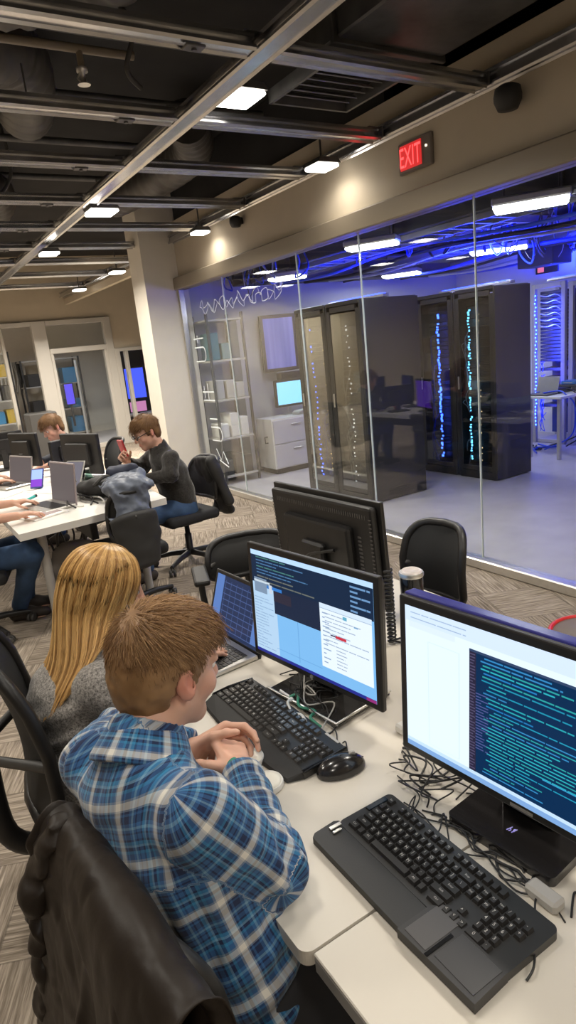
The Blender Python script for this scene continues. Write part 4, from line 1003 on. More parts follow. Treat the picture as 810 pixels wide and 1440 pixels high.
class Body:
    def __init__(s): s.p = []; s.lo = A(9, 9, 9); s.hi = -s.lo
    def _a(s, fn, c, r, k, op='u'):
        c = A(c); s.p.append((fn, c, r, k, op))
        if op == 'u': s.lo = np.minimum(s.lo, c-r); s.hi = np.maximum(s.hi, c+r)
    def cone(s, a, b, ra, rb=None, k=.02, op='u'):
        a, b = A(a), A(b); rb = ra if rb is None else rb
        s._a(lambda p: cone(p, a, b, ra, rb), (a+b)/2, np.linalg.norm(b-a)/2+max(ra, rb), k, op)
    def ell(s, c, ax, r, k=.02, op='u'): s._a(lambda p: ell(p, c, ax, r), c, max(r), k, op)
    def eseg(s, a, b, la, lb, ra, rb, k=.03, op='u'):
        a, b = A(a), A(b); s._a(lambda p: eseg(p, a, b, la, lb, ra, rb), (a+b)/2, np.linalg.norm(b-a)/2+max(*ra, *rb), k, op)
    def cut(s, fn, c, r, k=.01): s._a(fn, c, r, k, 's')
    def __call__(s, P):
        out = np.empty(len(P))
        for i in range(0, len(P), 30000):
            p = P[i:i+30000]; lo, hi = p.min(0), p.max(0); d = np.full(len(p), 1.)
            for fn, c, r, k, op in s.p:
                if np.linalg.norm(np.maximum(0, np.maximum(lo-c, c-hi))) > r+.13: continue
                v = fn(p)
                d = smin(d, v, k) if op == 'u' else smax(d, -v, k)
            out[i:i+30000] = d
        return out
    def mesh(s, h, disp=None, pad=.03):
        f = s if disp is None else (lambda p: s(p)+disp(p))
        return sdf_mesh(f, s.lo-pad, s.hi+pad, h)
def frame_of(f, u):
    f = nrm(f); s_ = nrm(np.cross(u, f)); u = np.cross(f, s_); return np.array([f, s_, u])
def add_head(B, H, Fm, sc=1.):
    w = lambda x, y, z: A(H)+sc*(x*Fm[0]+y*Fm[1]+z*Fm[2])
    R = lambda *r: [q*sc for q in r]
    B.ell(w(-.012, 0, .035), Fm, R(.096, .076, .085), .02)
    B.ell(w(.028, 0, -.03), Fm, R(.066, .060, .085), .025)
    for q in (-1, 1):
        B.cone(w(.0, q*.050, -.055), w(.066, q*.012, -.098), .022*sc, .019*sc, .025)
        B.cone(w(.086, q*.018, .022), w(.076, q*.046, .020), .011*sc, .009*sc, .012)
        B.ell(w(.066, q*.038, -.028), Fm, R(.022, .022, .024), .02)
    B.ell(w(.078, 0, -.098), Fm, R(.018, .02, .017), .02)
    B.cone(w(.096, 0, .012), w(.113, 0, -.026), .008*sc, .0125*sc, .010)
    for q in (-1, 1):
        B.ell(w(.104, q*.011, -.030), Fm, R(.010, .009, .008), .006)
        B.ell(w(.100, q*.032, .004), Fm, R(.020, .018, .011), .010, 's')
        ax = np.array([nrm(Fm[0]+.25*Fm[2]), nrm(Fm[1]+q*-.35*Fm[0]), nrm(Fm[2]-.25*Fm[0])])
        B.ell(w(-.010, q*.080, -.006), ax, R(.019, .008, .033), .008)
        B.ell(w(-.002, q*.088, -.002), ax, R(.010, .006, .018), .005, 's')
    B.ell(w(.094, 0, -.060), Fm, R(.011, .022, .006), .006); B.ell(w(.092, 0, -.071), Fm, R(.011, .018, .0065), .006)
    B.ell(w(.106, 0, -.0655), Fm, R(.010, .022, .0018), .003, 's')
    return w
def add_hand(B, W, d, n, side, curl=(.5, .5, .5, .5), sc=1., thumb=.5, spread=.06):
    """side=+1 if thumb lies along cross(n,d) ; d to the fingers, n out of the palm; curl per finger index..little"""
    d = nrm(d); n = nrm(A(n)-d*(A(n) @ d)); t = np.cross(n, d)*side; W = A(W)
    P = lambda a, b, c: W+sc*(a*d+b*t+c*n)
    offs = (.030, .010, -.010, -.029); L0 = (.046, .051, .047, .037); kn = (.088, .092, .088, .080)
    for i in range(4):
        B.cone(P(.008, offs[i]*.55, 0), P(kn[i], offs[i], 0), .0145*sc, .0115*sc, .012)
    B.ell(P(.04, .02, .010), np.array([d, t, n]), [.034*sc, .016*sc, .013*sc], .012)
    tips = []
    for i in range(4):
        a = P(kn[i], offs[i], 0); ang = 0; tt = spread*(1.5-i)*.5
        for j, (l, r0, r1) in enumerate(((L0[i], .0098, .0088), (L0[i]*.62, .0088, .0080), (L0[i]*.5, .0080, .0066))):
            ang += curl[i]*(1.1, 1.25, .8)[j]
            dd = nrm(d*math.cos(ang)+n*math.sin(ang)+t*tt)
            b = a+dd*l*sc; B.cone(a, b, r0*sc, r1*sc, .004); a = b
        tips.append(a)
    a = P(.018, .026, .008)
    for l, r0, r1, v in ((.040, .0135, .0115, (.62, .70, .35)), (.032, .0110, .0098, (.85, .35, .35*(1+thumb))), (.025, .0098, .0078, (.92, .05, .40*(1+thumb)))):
        dd = nrm(v[0]*d+v[1]*t+v[2]*n); b = a+dd*l*sc; B.cone(a, b, r0*sc, r1*sc, .006); a = b
    return tips
def lat_between(l, r): return nrm(A(l)-A(r))
def strands(name, mats, parent, paths, r, col, n=3):
    """paths (S,K,3): thin tapered tubes as one mesh"""
    S, K, _ = paths.shape; t = np.gradient(paths, axis=1); t /= np.maximum(1e-9, np.linalg.norm(t, axis=2))[..., None]
    ref = np.where(np.abs(t[..., 2:3]) > .9, A(1, 0, 0), A(0, 0, 1)); a = np.cross(t, ref); a /= np.maximum(1e-9, np.linalg.norm(a, axis=2))[..., None]; b = np.cross(t, a)
    rad = (r*np.linspace(1, .25, K)**.7)[None, :, None]
    V = np.stack([paths+rad*(a*math.cos(2*PI*j/n)+b*math.sin(2*PI*j/n)) for j in range(n)], 2)
    idx = np.arange(S*K*n).reshape(S, K, n)
    F = np.stack([idx[:, :-1], np.roll(idx, -1, 2)[:, :-1], np.roll(idx, -1, 2)[:, 1:], idx[:, 1:]], -1).reshape(-1, 4)
    c = np.repeat(col[:, None], K*n, 1).reshape(-1)
    return np_obj(name, V.reshape(-1, 3), F, mats, parent, True, {'strand': c})
def short_hair(parent, H, Fm, mats, count=2500, h=.005, sc=1., long=1., fringe=.035, seed=3):
    """short hair: cap following the skull plus strands; hairline kept off face, ears and nape"""
    w = lambda x, y, z: A(H)+sc*(x*Fm[0]+y*Fm[1]+z*Fm[2])
    B = Body(); B.ell(w(-.012, 0, .037), Fm, [.106*sc, .086*sc, .097*sc], .02); B.ell(w(-.045, 0, -.02), Fm, [.062*sc, .073*sc, .075*sc], .03); B.ell(w(.02, 0, .075), Fm, [.075*sc, .066*sc, .055*sc], .02)
    def cutter(p):   # positive outside the face/neck volume
        q = (p-A(H)) @ Fm.T/sc; x, y, z = q.T
        lim = np.where(x > .015, .052-.25*np.maximum(0, .06-x), np.where(x > -.02, -.012+.0*x, -.075+.25*(np.abs(y)-.05)))
        lim = np.where((x > .0) & (x <= .03), -.022, lim)
        lim = np.where((x > -.028) & (x <= .0) & (np.abs(y) > .05), .018, lim)
        return (z-lim)*sc
    B.cut(cutter, H, .3, .006)
    V, F = B.mesh(h, lambda p: .0018*wob(p, 160, 5, 2))
    shade = .5+.35*wob(V, 70, 8, 2)
    np_cap = np_obj('hair', V, F, mats, parent, True, {'strand': np.clip(shade*.55, 0, 1)})
    q = (V-A(H)) @ Fm.T/sc
    r = np.random.RandomState(seed); pick = r.randint(0, len(V), count); P0 = V[pick]; q = q[pick]
    c = w(-.012, 0, .03); nn = P0-c; nn /= np.linalg.norm(nn, axis=1)[:, None]
    whorl = w(-.075, .01, .105); tt = P0-whorl; tt -= nn*(tt*nn).sum(1)[:, None]; tt /= np.maximum(1e-6, np.linalg.norm(tt, axis=1))[:, None]
    fz = (q[:, 0] > .045) & (q[:, 2] > .045); tt += np.where(fz[:, None], 1.1*Fm[0]+.15*Fm[2], np.where((q[:, 2] < .04)[:, None], -.9*Fm[2]-.1*Fm[0], .25*Fm[0])); tt -= nn*(tt*nn).sum(1)[:, None]; tt /= np.maximum(1e-6, np.linalg.norm(tt, axis=1))[:, None]
    top = np.clip((q[:, 2]+.03)/.10, 0, 1); front = np.clip((q[:, 0]-.04)/.05, 0, 1)*np.clip((q[:, 2]-.05)/.03, 0, 1)
    ln = (.0045+.017*top**1.5+fringe*front)*long*r.uniform(.7, 1.25, count)*sc
    lift = (.10+.16*top+(.08+.2*top)*r.rand(count))*(1-.55*front)
    jit = r.randn(count, 3)*.11
    K = 5; path = []
    for k in range(K):
        s_ = k/(K-1); path.append(P0-nn*.002+ (nn*lift[:, None]*(1-.35*s_)+tt*(.75+.25*s_)+jit)*(ln*s_)[:, None]-np.array([0, 0, 1])*((ln*s_*s_)*.12*(1-front))[:, None])
    col = np.clip(.45+.22*r.randn(count)+.12*wob(P0, 40, 9, 1), 0, 1)
    strands('hair_strands', mats, np_cap, np.stack(path, 1), .00075*sc if count > 3000 else .0014*sc, col)
    return np_cap
def eyes(parent, w, Fm, sc=1.):
    for q in (-1, 1):
        m = MB(); c = w(.0795, q*.031, .004)
        T = Matrix.Translation(c) @ Matrix(np.array([Fm[0], Fm[1], Fm[2]]).T.tolist()).to_4x4()
        m.lathe([(.0005, -.011*sc)]+[(.0115*sc*math.cos(a), .0115*sc*math.sin(a)) for a in np.linspace(-1.3, 1.3, 7)]+[(.0005, .0115*sc)], 12, (0, 0, 0), 0, T)
        m.lathe([(.0055*sc, 0), (.0045*sc, .0012), (.0005, .0016)], 10, (0, 0, 0), 1, T @ Tm((.0108*sc, 0, 0), 0, PI/2))
        m.build('eye', [mat('eye_white', (.8, .76, .72), .2), mat('iris_brown', (.05, .03, .02), .15)], parent)
def tint_of(V, w, sc=1.):
    t = np.zeros(len(V))
    for c, r, a in ((w(.098, 0, -.065), .02, .8), (w(-.01, .082, -.006), .034, .65), (w(-.01, -.082, -.006), .034, .65), (w(.06, .042, -.03), .03, .3), (w(.06, -.042, -.03), .03, .3), (w(.112, 0, -.026), .016, .35)):
        d = np.linalg.norm(V-c, axis=1); t = np.maximum(t, a*np.clip(1.3-d/(r*sc), 0, 1))
    return np.clip(t, 0, 1)
def figure(label, J, hw, top, pants, hair, sc=1., h=.008, hands=None, group=None, shoe=None, top_disp=None, fine=False, topr=1., topname='sweater', uvtop=None, hairkw={}, short=False):
    """J: joints. hw: (facing,up) of head. hands: {'R':(d,n,curl,thumb),...}"""
    root = thing('person', label, 'person', A(J['pel'])*A(1, 1, 0), 0, group); off = A(J['pel'])*A(1, 1, 0)
    J = {k: A(v)-off for k, v in J.items()}
    Fm = frame_of(*hw); B = Body(); w = add_head(B, J['head'], Fm, sc)
    la = lat_between(J['lsh'], J['rsh']); lh = lat_between(J['lhip'], J['rhip']); lc = nrm(la*.7+lh*.3); lw = nrm(la+lh)
    ms = (J['lsh']+J['rsh'])/2
    B.cone(J['neck'], w(-.022, 0, -.045), .056*sc, .054*sc, .03)
    st = [(J['pel'], lh, .150, .105), (J['waist'], lw, .130, .095), (J['chest'], lc, .145, .105), (ms, la, .130, .072), (J['neck'], la, .06, .055)]
    for a, b in zip(st, st[1:]): B.eseg(a[0], b[0], a[1], b[1], (a[2]*sc, a[3]*sc), (b[2]*sc, b[3]*sc), .04)
    for q in 'rl':
        B.cone(J[q+'sh'], J[q+'el'], .048*sc, .038*sc, .03); B.cone(J[q+'el'], J[q+'wr'], .040*sc, .026*sc, .02)
        B.cone(J[q+'hip'], J[q+'kn'], .076*sc, .056*sc, .03); B.cone(J[q+'kn'], J[q+'an'], .056*sc, .034*sc, .03)
        ft = nrm(J[q+'toe']-J[q+'an']); B.cone(J[q+'an']+A(0, 0, -.02), J[q+'an']+ft*.14+A(0, 0, -.045), .032, .026, .02)
    for q, v in (hands or {}).items():
        s_ = -1 if q == 'r' else 1
        # thumb side: right hand = cross(d,n), left hand = cross(n,d)
        add_hand(B, J[q+'wr'], v[0], v[1], s_, v[2], .97*sc, v[3])
    V, F = B.mesh(h)
    body = np_obj('body', V, F, M_SKIN, root, True, {'tint': tint_of(V, w, sc)})
    eyes(body, w, Fm, sc)
    # top
    T = Body(); tr = topr
    st2 = [(J['pel']+A(0, 0, -.03), lh, .178, .130), (J['waist'], lw, .160, .124), (J['chest'], lc, .172, .130), (ms+A(0, 0, -.015), la, .150, .092), (J['neck']+A(0, 0, -.012), la, .073, .066)]
    for a, b in zip(st2, st2[1:]): T.eseg(a[0], b[0], a[1], b[1], (a[2]*sc*tr, a[3]*sc*tr), (b[2]*sc*tr, b[3]*sc*tr), .035)
    for q in 'rl':
        if short:
            e = J[q+'sh']+(J[q+'el']-J[q+'sh'])*.62; T.cone(J[q+'sh'], e, .069*sc, .064*sc, .035); continue
        T.cone(J[q+'sh'], J[q+'el'], .066*sc*tr, .056*sc*tr, .035)
        e = J[q+'wr']+(J[q+'el']-J[q+'wr'])*.10; T.cone(J[q+'el'], e, .057*sc*tr, .042*sc*tr, .025)
        dv = nrm(J[q+'wr']-J[q+'el']); T.cut(lambda p, e=e, dv=dv: np.where(np.linalg.norm(p-e, axis=1) < .075, -((p-e) @ dv-.012), 1.), e, .09, .006)
    nk = J['neck']; T.cone(nk-A(0, 0, .05), nk+.25*(w(-.02, 0, -.04)-nk), .088*sc, .074*sc, .02); nk2 = nk+.55*(w(-.02, 0, -.04)-nk); T.cut(lambda p: cone(p, nk2, w(-.02, 0, .02), .063*sc, .063*sc), nk2, .2, .006)
    def disp(p):
        d = .0045*wob(p, 26, 3, 3)
        for q in 'rl':
            r = np.linalg.norm(p-J[q+'el'], axis=1); ax = nrm(J[q+'wr']-J[q+'sh'])
            d = d+.006*np.exp(-(r/.09)**2)*np.sin(((p-J[q+'el']) @ ax)*150+6*wob(p, 14, 4, 1))
        return d if top_disp is None else d+top_disp(p, J)
    V, F = T.mesh(h*.9 if fine else h, disp)
    at = uvtop(V, J, la, lh, off) if uvtop else None
    tp = np_obj(topname, V, F, top, root, True, at)
    # trousers and shoes
    Q = Body(); Q.eseg(J['pel']+A(0, 0, -.04), J['pel']+A(0, 0, .06), lh, lh, (.168*sc, .125*sc), (.155*sc, .118*sc), .03)
    for q in 'rl':
        Q.cone(J[q+'hip'], J[q+'kn'], .092*sc, .072*sc, .03); e = J[q+'an']+(J[q+'kn']-J[q+'an'])*.06; Q.cone(J[q+'kn'], e, .070*sc, .056*sc, .03)
    V, F = Q.mesh(h, lambda p: .005*wob(p, 24, 13, 3)); np_obj('jeans', V, F, pants, root)
    for q in 'rl':
        S_ = Body(); ft = nrm((J[q+'toe']-J[q+'an'])*A(1, 1, 0)); a = J[q+'an']*A(1, 1, 0)
        S_.cone(a-ft*.04+A(0, 0, .042), a+ft*.05+A(0, 0, .045), .042, .042, .03); S_.cone(a+ft*.05+A(0, 0, .038), a+ft*.16+A(0, 0, .032), .042, .032, .03); S_.cone(a+A(0, 0, .05), a+A(0, 0, .09), .042, .044, .02)
        S_.cut(lambda p: p[:, 2]-.002, a, .4, .004)
        V, F = S_.mesh(h); np_obj('shoe', V, F, shoe or mat('shoe_dark', (.05, .04, .035), .6), root)
    if hair: short_hair(body, J['head'], Fm, hair, **hairkw)
    return root, body, tp, J, w, Fm, off, disp

# ------------------------------------------------------------------ plaid
def plaid_mat():
    m = bpy.data.materials.new('blue_plaid'); m.use_nodes = True; N, L = nodes(m); b = N['Principled BSDF']
    b.inputs['Roughness'].default_value = .85; b.inputs['Specular IOR Level'].default_value = .2; b.inputs['Sheen Weight'].default_value = .25
    at = N.new('ShaderNodeAttribute'); at.attribute_name = 'plaid'; sp = N.new('ShaderNodeSeparateXYZ'); L.new(at.outputs['Vector'], sp.inputs[0])
    NV = (.018, .028, .075); MB_ = (.048, .125, .28); SB = (.19, .34, .48); WT = (.74, .71, .64); PB = (.055, .23, .42); GR = (.26, .30, .36)
    st = [(0, MB_), (.08, NV), (.11, MB_), (.16, SB), (.20, MB_), (.26, NV), (.38, MB_), (.42, NV), (.46, GR), (.49, WT), (.61, GR), (.65, MB_), (.75, PB), (.80, NV), (.86, SB), (.90, PB), (.96, NV)]
    def tot(sock, per, ph):
        v = mth(N, L, 'FLOORED_MODULO', mth(N, L, 'ADD', mth(N, L, 'DIVIDE', sock, per), ph), 1.)
        r = ramp(N, st); L.new(v, r.inputs[0]); return r.outputs[0]
    c = mixc(N, L, .5, tot(sp.outputs[0], .082, .1), tot(sp.outputs[1], .088, .42))
    tc = N.new('ShaderNodeTexCoord'); n = N.new('ShaderNodeTexNoise'); n.inputs['Scale'].default_value = 30; n.inputs['Detail'].default_value = 5; L.new(tc.outputs['Object'], n.inputs['Vector'])
    c = mixc(N, L, mth(N, L, 'MULTIPLY', n.outputs['Fac'], .35), c, (.40, .52, .68)) if False else c
    hs = N.new('ShaderNodeHueSaturation'); hs.inputs['Saturation'].default_value = 1.05; hs.inputs['Value'].default_value = 1.0; L.new(c, hs.inputs['Color'])
    L.new(hs.outputs[0], b.inputs['Base Color'])
    n2 = N.new('ShaderNodeTexNoise'); n2.inputs['Scale'].default_value = 900; L.new(tc.outputs['Object'], n2.inputs['Vector'])
    bp = N.new('ShaderNodeBump'); bp.inputs['Strength'].default_value = .25; bp.inputs['Distance'].default_value = .001; L.new(n2.outputs['Fac'], bp.inputs['Height']); L.new(bp.outputs[0], b.inputs['Normal'])
    return m
def seg_uv(V, a, b, ref):
    d = b-a; Ln = np.linalg.norm(d); w = d/Ln; q = V-a; t = q @ w; r = q-t[:, None]*w
    x = nrm(ref-w*(ref @ w)); y = np.cross(w, x)
    return np.arctan2(r @ y, r @ x), t, np.linalg.norm(r, axis=1), Ln
def plaid_uv(V, J, la, lh, off):
    uv = np.zeros((len(V), 3)); ms = (J['lsh']+J['rsh'])/2
    ax = nrm(ms-J['pel']); fw = nrm(np.cross(la, ax))
    t = (V-J['pel']) @ ax
    c = J['pel']+(ms-J['pel'])*np.clip(t/np.linalg.norm(ms-J['pel']), 0, 1)[:, None]
    q = V-c; lat = q @ la; dp = q @ fw
    ang = np.arctan2(lat, -dp)      # 0 at the spine
    uv[:, 0] = np.where(t > .40, lat, ang*.155); uv[:, 1] = t
    H = np.linalg.norm(ms-J['pel'])
    # yoke across the upper back: cloth turned a little, its own run of checks
    yk = (t > H-.115+.02*np.cos(lat*9)) & (dp < .02); uv[yk, 0] = lat[yk]*1.0+.020; uv[yk, 1] = t[yk]-(H-.115)+.052
    ds = [np.abs(np.sqrt((lat/.165)**2+(dp/.125)**2)-1)*.14]
    for q_ in 'rl':
        a1, t1, r1, L1 = seg_uv(V, J[q_+'sh'], J[q_+'el'], fw); a2, t2, r2, L2 = seg_uv(V, J[q_+'el'], J[q_+'wr'], fw)
        out = (V-J[q_+'sh']) @ (la if q_ == 'l' else -la)
        d1 = cone(V, J[q_+'sh'], J[q_+'el'], .069, .056); d2 = cone(V, J[q_+'el'], J[q_+'wr'], .057, .042)
        arm = (np.minimum(d1, d2) < .012) & ((out > -.004) | (t1 > .10) | (d2 < .01))
        lo = d2 < d1
        u = np.where(lo, a2*.055, a1*.062); v = np.where(lo, t2+L1, t1)
        uv[arm, 0] = u[arm]; uv[arm, 1] = v[arm]+.03
    return {'plaid': uv}
# ------------------------------------------------------------------ the man in plaid
M_PLAID = plaid_mat()
JM = dict(pel=(.335, .89, .50), waist=(.315, .92, .64), chest=(.278, .975, .79), lsh=(.205, 1.195, .885), rsh=(.29, .855, .935), neck=(.262, 1.035, .965), head=(.345, 1.085, 1.085),
          rel=(.395, .835, .785), rwr=(.475, 1.105, .785), lel=(.30, 1.42, .785), lwr=(.425, 1.245, .78), rhip=(.35, .80, .49), lhip=(.325, .98, .49), rkn=(.74, .84, .52), lkn=(.72, 1.06, .52), ran=(.66, .84, .09), lan=(.64, 1.1, .09), rtoe=(.85, .83, .03), ltoe=(.83, 1.12, .03))
fh = A(math.cos(math.radians(12)), math.sin(math.radians(12)), -.26)
M_JEANB = mat('jeans_black', (.022, .022, .026), .8, bump=.15, bscale=700)
hm = {'r': ((.18, .97, .10), (-.35, .12, -.92), (.62, .66, .70, .74), .4), 'l': ((.97, .0, .10), (-.05, -.85, -.45), (.55, .6, .66, .7), .2)}
def mfold(p, J):
    ms = (J['lsh']+J['rsh'])/2; ax = nrm(ms-J['pel']); la = lat_between(J['lsh'], J['rsh']); t = (p-J['pel']) @ ax; l = (p-ms) @ la
    return .0035*np.exp(-((t-.24)/.10)**2)*np.sin(l*120+2*wob(p, 7, 61, 1))+.005*np.exp(-((t-.08)/.09)**2)*np.sin(t*105+l*22+3*wob(p, 8, 63, 1))
man, mbody, mtop, J, w, Fm, off, mdisp = figure('person with short brown hair in a blue plaid shirt, hands clasped on the near table', JM, (fh, (0.12, 0, 1)), M_PLAID, M_JEANB, H_BROWN, 1.0, .0048, hm, None, None, mfold, True, 1.0, 'plaid_shirt', plaid_uv, dict(count=11000, h=.004, long=1.0, fringe=.03))
# shirt collar: turned-down band round the neck
C_ = Body(); nb = J['neck']; up_ = nrm(w(-.022, 0, -.045)-nb); la = lat_between(J['lsh'], J['rsh'])
C_.eseg(nb-up_*.014, nb+up_*.036, la, la, (.098, .092), (.076, .073), .01)
C_.cut(lambda p: cone(p, nb-up_*.05, nb+up_*.12, .0635, .0615), nb, .2, .004)
C_.cut(lambda p: .038-((p-nb) @ up_), nb, .2, .004); C_.cut(lambda p: ((p-nb) @ up_)+.024, nb, .2, .004)
V, F = C_.mesh(.0035, lambda p: .0012*wob(p, 60, 2, 2))
a_, t_, r_, L_ = seg_uv(V, nb, nb+up_*.05, -fh)
np_obj('collar', V, F, M_PLAID, mtop, True, {'plaid': np.stack([a_*.075+.008, t_*1.1+.02, t_*0], 1)})
# watch
wr = J['rwr']; dv = nrm(J['rwr']-J['rel']); T_ = Matrix.Translation(wr-dv*.012) @ Vector((0, 0, 1)).rotation_difference(Vector(dv)).to_matrix().to_4x4()
m = MB(); m.lathe([(.0285, -.008), (.031, -.006), (.031, .006), (.0285, .008)], 22, (0, 0, 0), 0, T_); wt = m.build('watch', mat('watch_silver', (.6, .6, .58), .3, .9), man)
m = MB(); dd = nrm(A(-.55, -.35, .75)-dv*(A(-.55, -.35, .75) @ dv)); T2 = Matrix.Translation(Vector(wr-dv*.012+dd*.031)) @ Vector((0, 0, 1)).rotation_difference(Vector(dd)).to_matrix().to_4x4()
m.lathe([(.013, -.002), (.013, .004), (.010, .005), (.001, .005)], 18, (0, 0, 0), 0, T2); m.build('watch_face', mat('watch_green', (.05, .3, .22), .25), wt)

# ------------------------------------------------------------------ the blond woman
def knit_mat(name, a, b_, sc=160):
    m = bpy.data.materials.new(name); m.use_nodes = True; N, L = nodes(m); b = N['Principled BSDF']; b.inputs['Roughness'].default_value = .95; b.inputs['Specular IOR Level'].default_value = .1; b.inputs['Sheen Weight'].default_value = .3
    tc = N.new('ShaderNodeTexCoord'); n = N.new('ShaderNodeTexNoise'); n.inputs['Scale'].default_value = sc; n.inputs['Detail'].default_value = 4; n.inputs['Roughness'].default_value = .8; L.new(tc.outputs['Object'], n.inputs['Vector'])
    r = ramp(N, [(.36, a), (.66, b_)], 'LINEAR'); L.new(n.outputs['Fac'], r.inputs[0]); L.new(r.outputs[0], b.inputs['Base Color'])
    bp = N.new('ShaderNodeBump'); bp.inputs['Strength'].default_value = .5; bp.inputs['Distance'].default_value = .002; L.new(n.outputs['Fac'], bp.inputs['Height']); L.new(bp.outputs[0], b.inputs['Normal'])
    return m
M_KNIT = knit_mat('grey_knit', (.07, .064, .058), (.44, .405, .37))
JW = dict(pel=(.29, 1.71, .48), waist=(.28, 1.71, .62), chest=(.285, 1.715, .76), lsh=(.335, 1.885, .845), rsh=(.315, 1.565, .845), neck=(.345, 1.735, .905), head=(.422, 1.745, 1.038),
          rel=(.40, 1.50, .785), rwr=(.60, 1.66, .775), lel=(.43, 1.98, .785), lwr=(.64, 1.86, .775), rhip=(.30, 1.62, .47), lhip=(.30, 1.79, .47), rkn=(.60, 1.60, .50), lkn=(.60, 1.82, .50), ran=(.55, 1.60, .09), lan=(.55, 1.84, .09), rtoe=(.74, 1.59, .03), ltoe=(.74, 1.85, .03))
fw_ = A(.97, -.10, -.34)
hwm = {'r': ((.9, .3, -.05), (0, .0, -1), (.22, .22, .24, .28), .1), 'l': ((.9, -.3, -.05), (0, .0, -1), (.22, .22, .24, .28), .1)}
def wfold(p, J): return .006*np.exp(-((p[:, 2]-.72)/.09)**2)*np.sin((p[:, 2]+p[:, 1]*.5+p[:, 0]*.3)*95+3*wob(p, 9, 21, 1))
wom, wbody, wtop, J2, w2, F2, off2, _ = figure('person with long straight blond hair in a grey knit sweater beside the laptop', JW, (fw_, (.30, 0, 1)), M_KNIT, mat('dark_trousers', (.03, .03, .035), .8), None, .94, .006, hwm, None, None, wfold, True, 1.03, 'knit_sweater')
# long hair as a draped sheath
H = J2['head']
def hp(x, y, z): return A(H)+x*F2[0]+y*F2[1]+z*F2[2]
o3 = off2
STN = [(hp(-.012, 0, .128), .006, .006, F2[0], F2[1]), (hp(-.012, 0, .121), .046, .040, F2[0], F2[1]), (hp(-.012, 0, .098), .086, .072, F2[0], F2[1]), (hp(-.014, 0, .05), .110, .090, F2[0], F2[1]), (hp(-.020, 0, -.01), .110, .095, F2[0], F2[1]), (hp(-.030, 0, -.065), .099, .098, F2[0], F2[1]),
       (A(.322, 1.715, .925)-o3, .088, .108, A(1, 0, .3), A(0, 1, 0)), (A(.258, 1.700, .865)-o3, .075, .118, A(1, 0, .5), A(0, 1, 0)), (A(.205, 1.69, .80)-o3, .060, .115, A(1, 0, .6), A(0, 1, 0))]
def station(s):
    s = np.clip(s, 0, len(STN)-1.0001); i = s.astype(int); t = (s-i); t = t*t*(3-2*t) if False else t
    g = lambda j: np.array([np.concatenate([q[0], [q[1], q[2]], nrm(q[3]), nrm(q[4])]) for q in STN])[np.clip(j, 0, len(STN)-1)]
    p0, p1, p2, p3 = g(i-1), g(i), g(i+1), g(i+2); t = t[:, None]
    return .5*(2*p1+(p2-p0)*t+(2*p0-5*p1+4*p2-p3)*t*t+(3*p1-p0-3*p2+p3)*t**3)
def hair_pt(s, phi, k=1.):
    v = station(s); k = np.asarray(k, float).reshape(-1, 1); return v[:, :3]+k*(v[:, 3:4]*np.cos(phi)[:, None]*v[:, 5:8]+v[:, 4:5]*np.sin(phi)[:, None]*v[:, 8:11])
nS, nP_ = 60, 90
ss = np.linspace(0, 7.0, nS); ph = np.linspace(math.radians(42), math.radians(318), nP_)
G = np.stack([hair_pt(np.full(nP_, s), ph, .965) for s in ss]); ii = np.arange(nS*nP_).reshape(nS, nP_)
V = G.reshape(-1, 3)
G2 = np.stack([hair_pt(np.full(nP_, s), ph, .90) for s in ss]).reshape(-1, 3)
F1 = np.stack([ii[:-1, :-1], ii[:-1, 1:], ii[1:, 1:], ii[1:, :-1]], -1).reshape(-1, 4)
np_s = .30+.22*np.sin(np.tile(ph, nS)*37)+.15*np.sin(np.tile(ph, nS)*91)
edge = np.concatenate([np.stack([ii[:-1, 0], ii[1:, 0], ii[1:, 0]+nS*nP_, ii[:-1, 0]+nS*nP_], -1), np.stack([ii[1:, -1], ii[:-1, -1], ii[:-1, -1]+nS*nP_, ii[1:, -1]+nS*nP_], -1), np.stack([ii[-1, 1:], ii[-1, :-1], ii[-1, :-1]+nS*nP_, ii[-1, 1:]+nS*nP_], -1)])
hair_o = np_obj('hair', np.concatenate([V, G2]), np.concatenate([F1, F1[:, ::-1]+nS*nP_, edge]), H_BLOND, wbody, True, {'strand': np.clip(np.concatenate([np_s, np_s*.5]), 0, 1)})
r = np.random.RandomState(4); nst = 5200; K = 20
phs = r.uniform(math.radians(36), math.radians(324), nst)
end = 7.0+.75*np.clip((np.cos(phs-PI)), 0, 1)+r.uniform(-.5, .25, nst)-.9*np.clip(np.cos(phs), 0, 1); start = r.uniform(.02, .8, nst)
lock = .5+.3*np.sin(phs*23+1)+.22*np.sin(phs*61); P = []
ff = r.uniform(.97, 1.045, nst); wv = r.rand(nst)*6.28
for k in range(K):
    s = start+(end-start)*k/(K-1); P.append(hair_pt(s, phs+.018*np.sin(s*1.7+wv)+.05*(lock-.5)*np.clip(s-4, 0, 3), ff*(.955+.045*min(1, k/3))+.012*np.sin(phs*23+1)*np.clip(s-1, 0, 1)))
strands('hair_strands', H_BLOND, hair_o, np.stack(P, 1), .0011, np.clip(lock+.16*r.randn(nst), 0, 1))
nfl = 2; phs = r.uniform(math.radians(60), math.radians(300), nfl); P = []
st0 = r.uniform(2.2, 4.5, nfl)
for k in range(9): s = st0+k*.28; P.append(hair_pt(s, phs+.05*np.sin(k*.9+phs*9), 1.04+.10*(k/8)*r.rand(nfl)*np.ones(nfl)))
0 and strands('stray_hairs', H_BLOND, hair_o, np.stack(P, 1), .0006, np.full(nfl, .7))
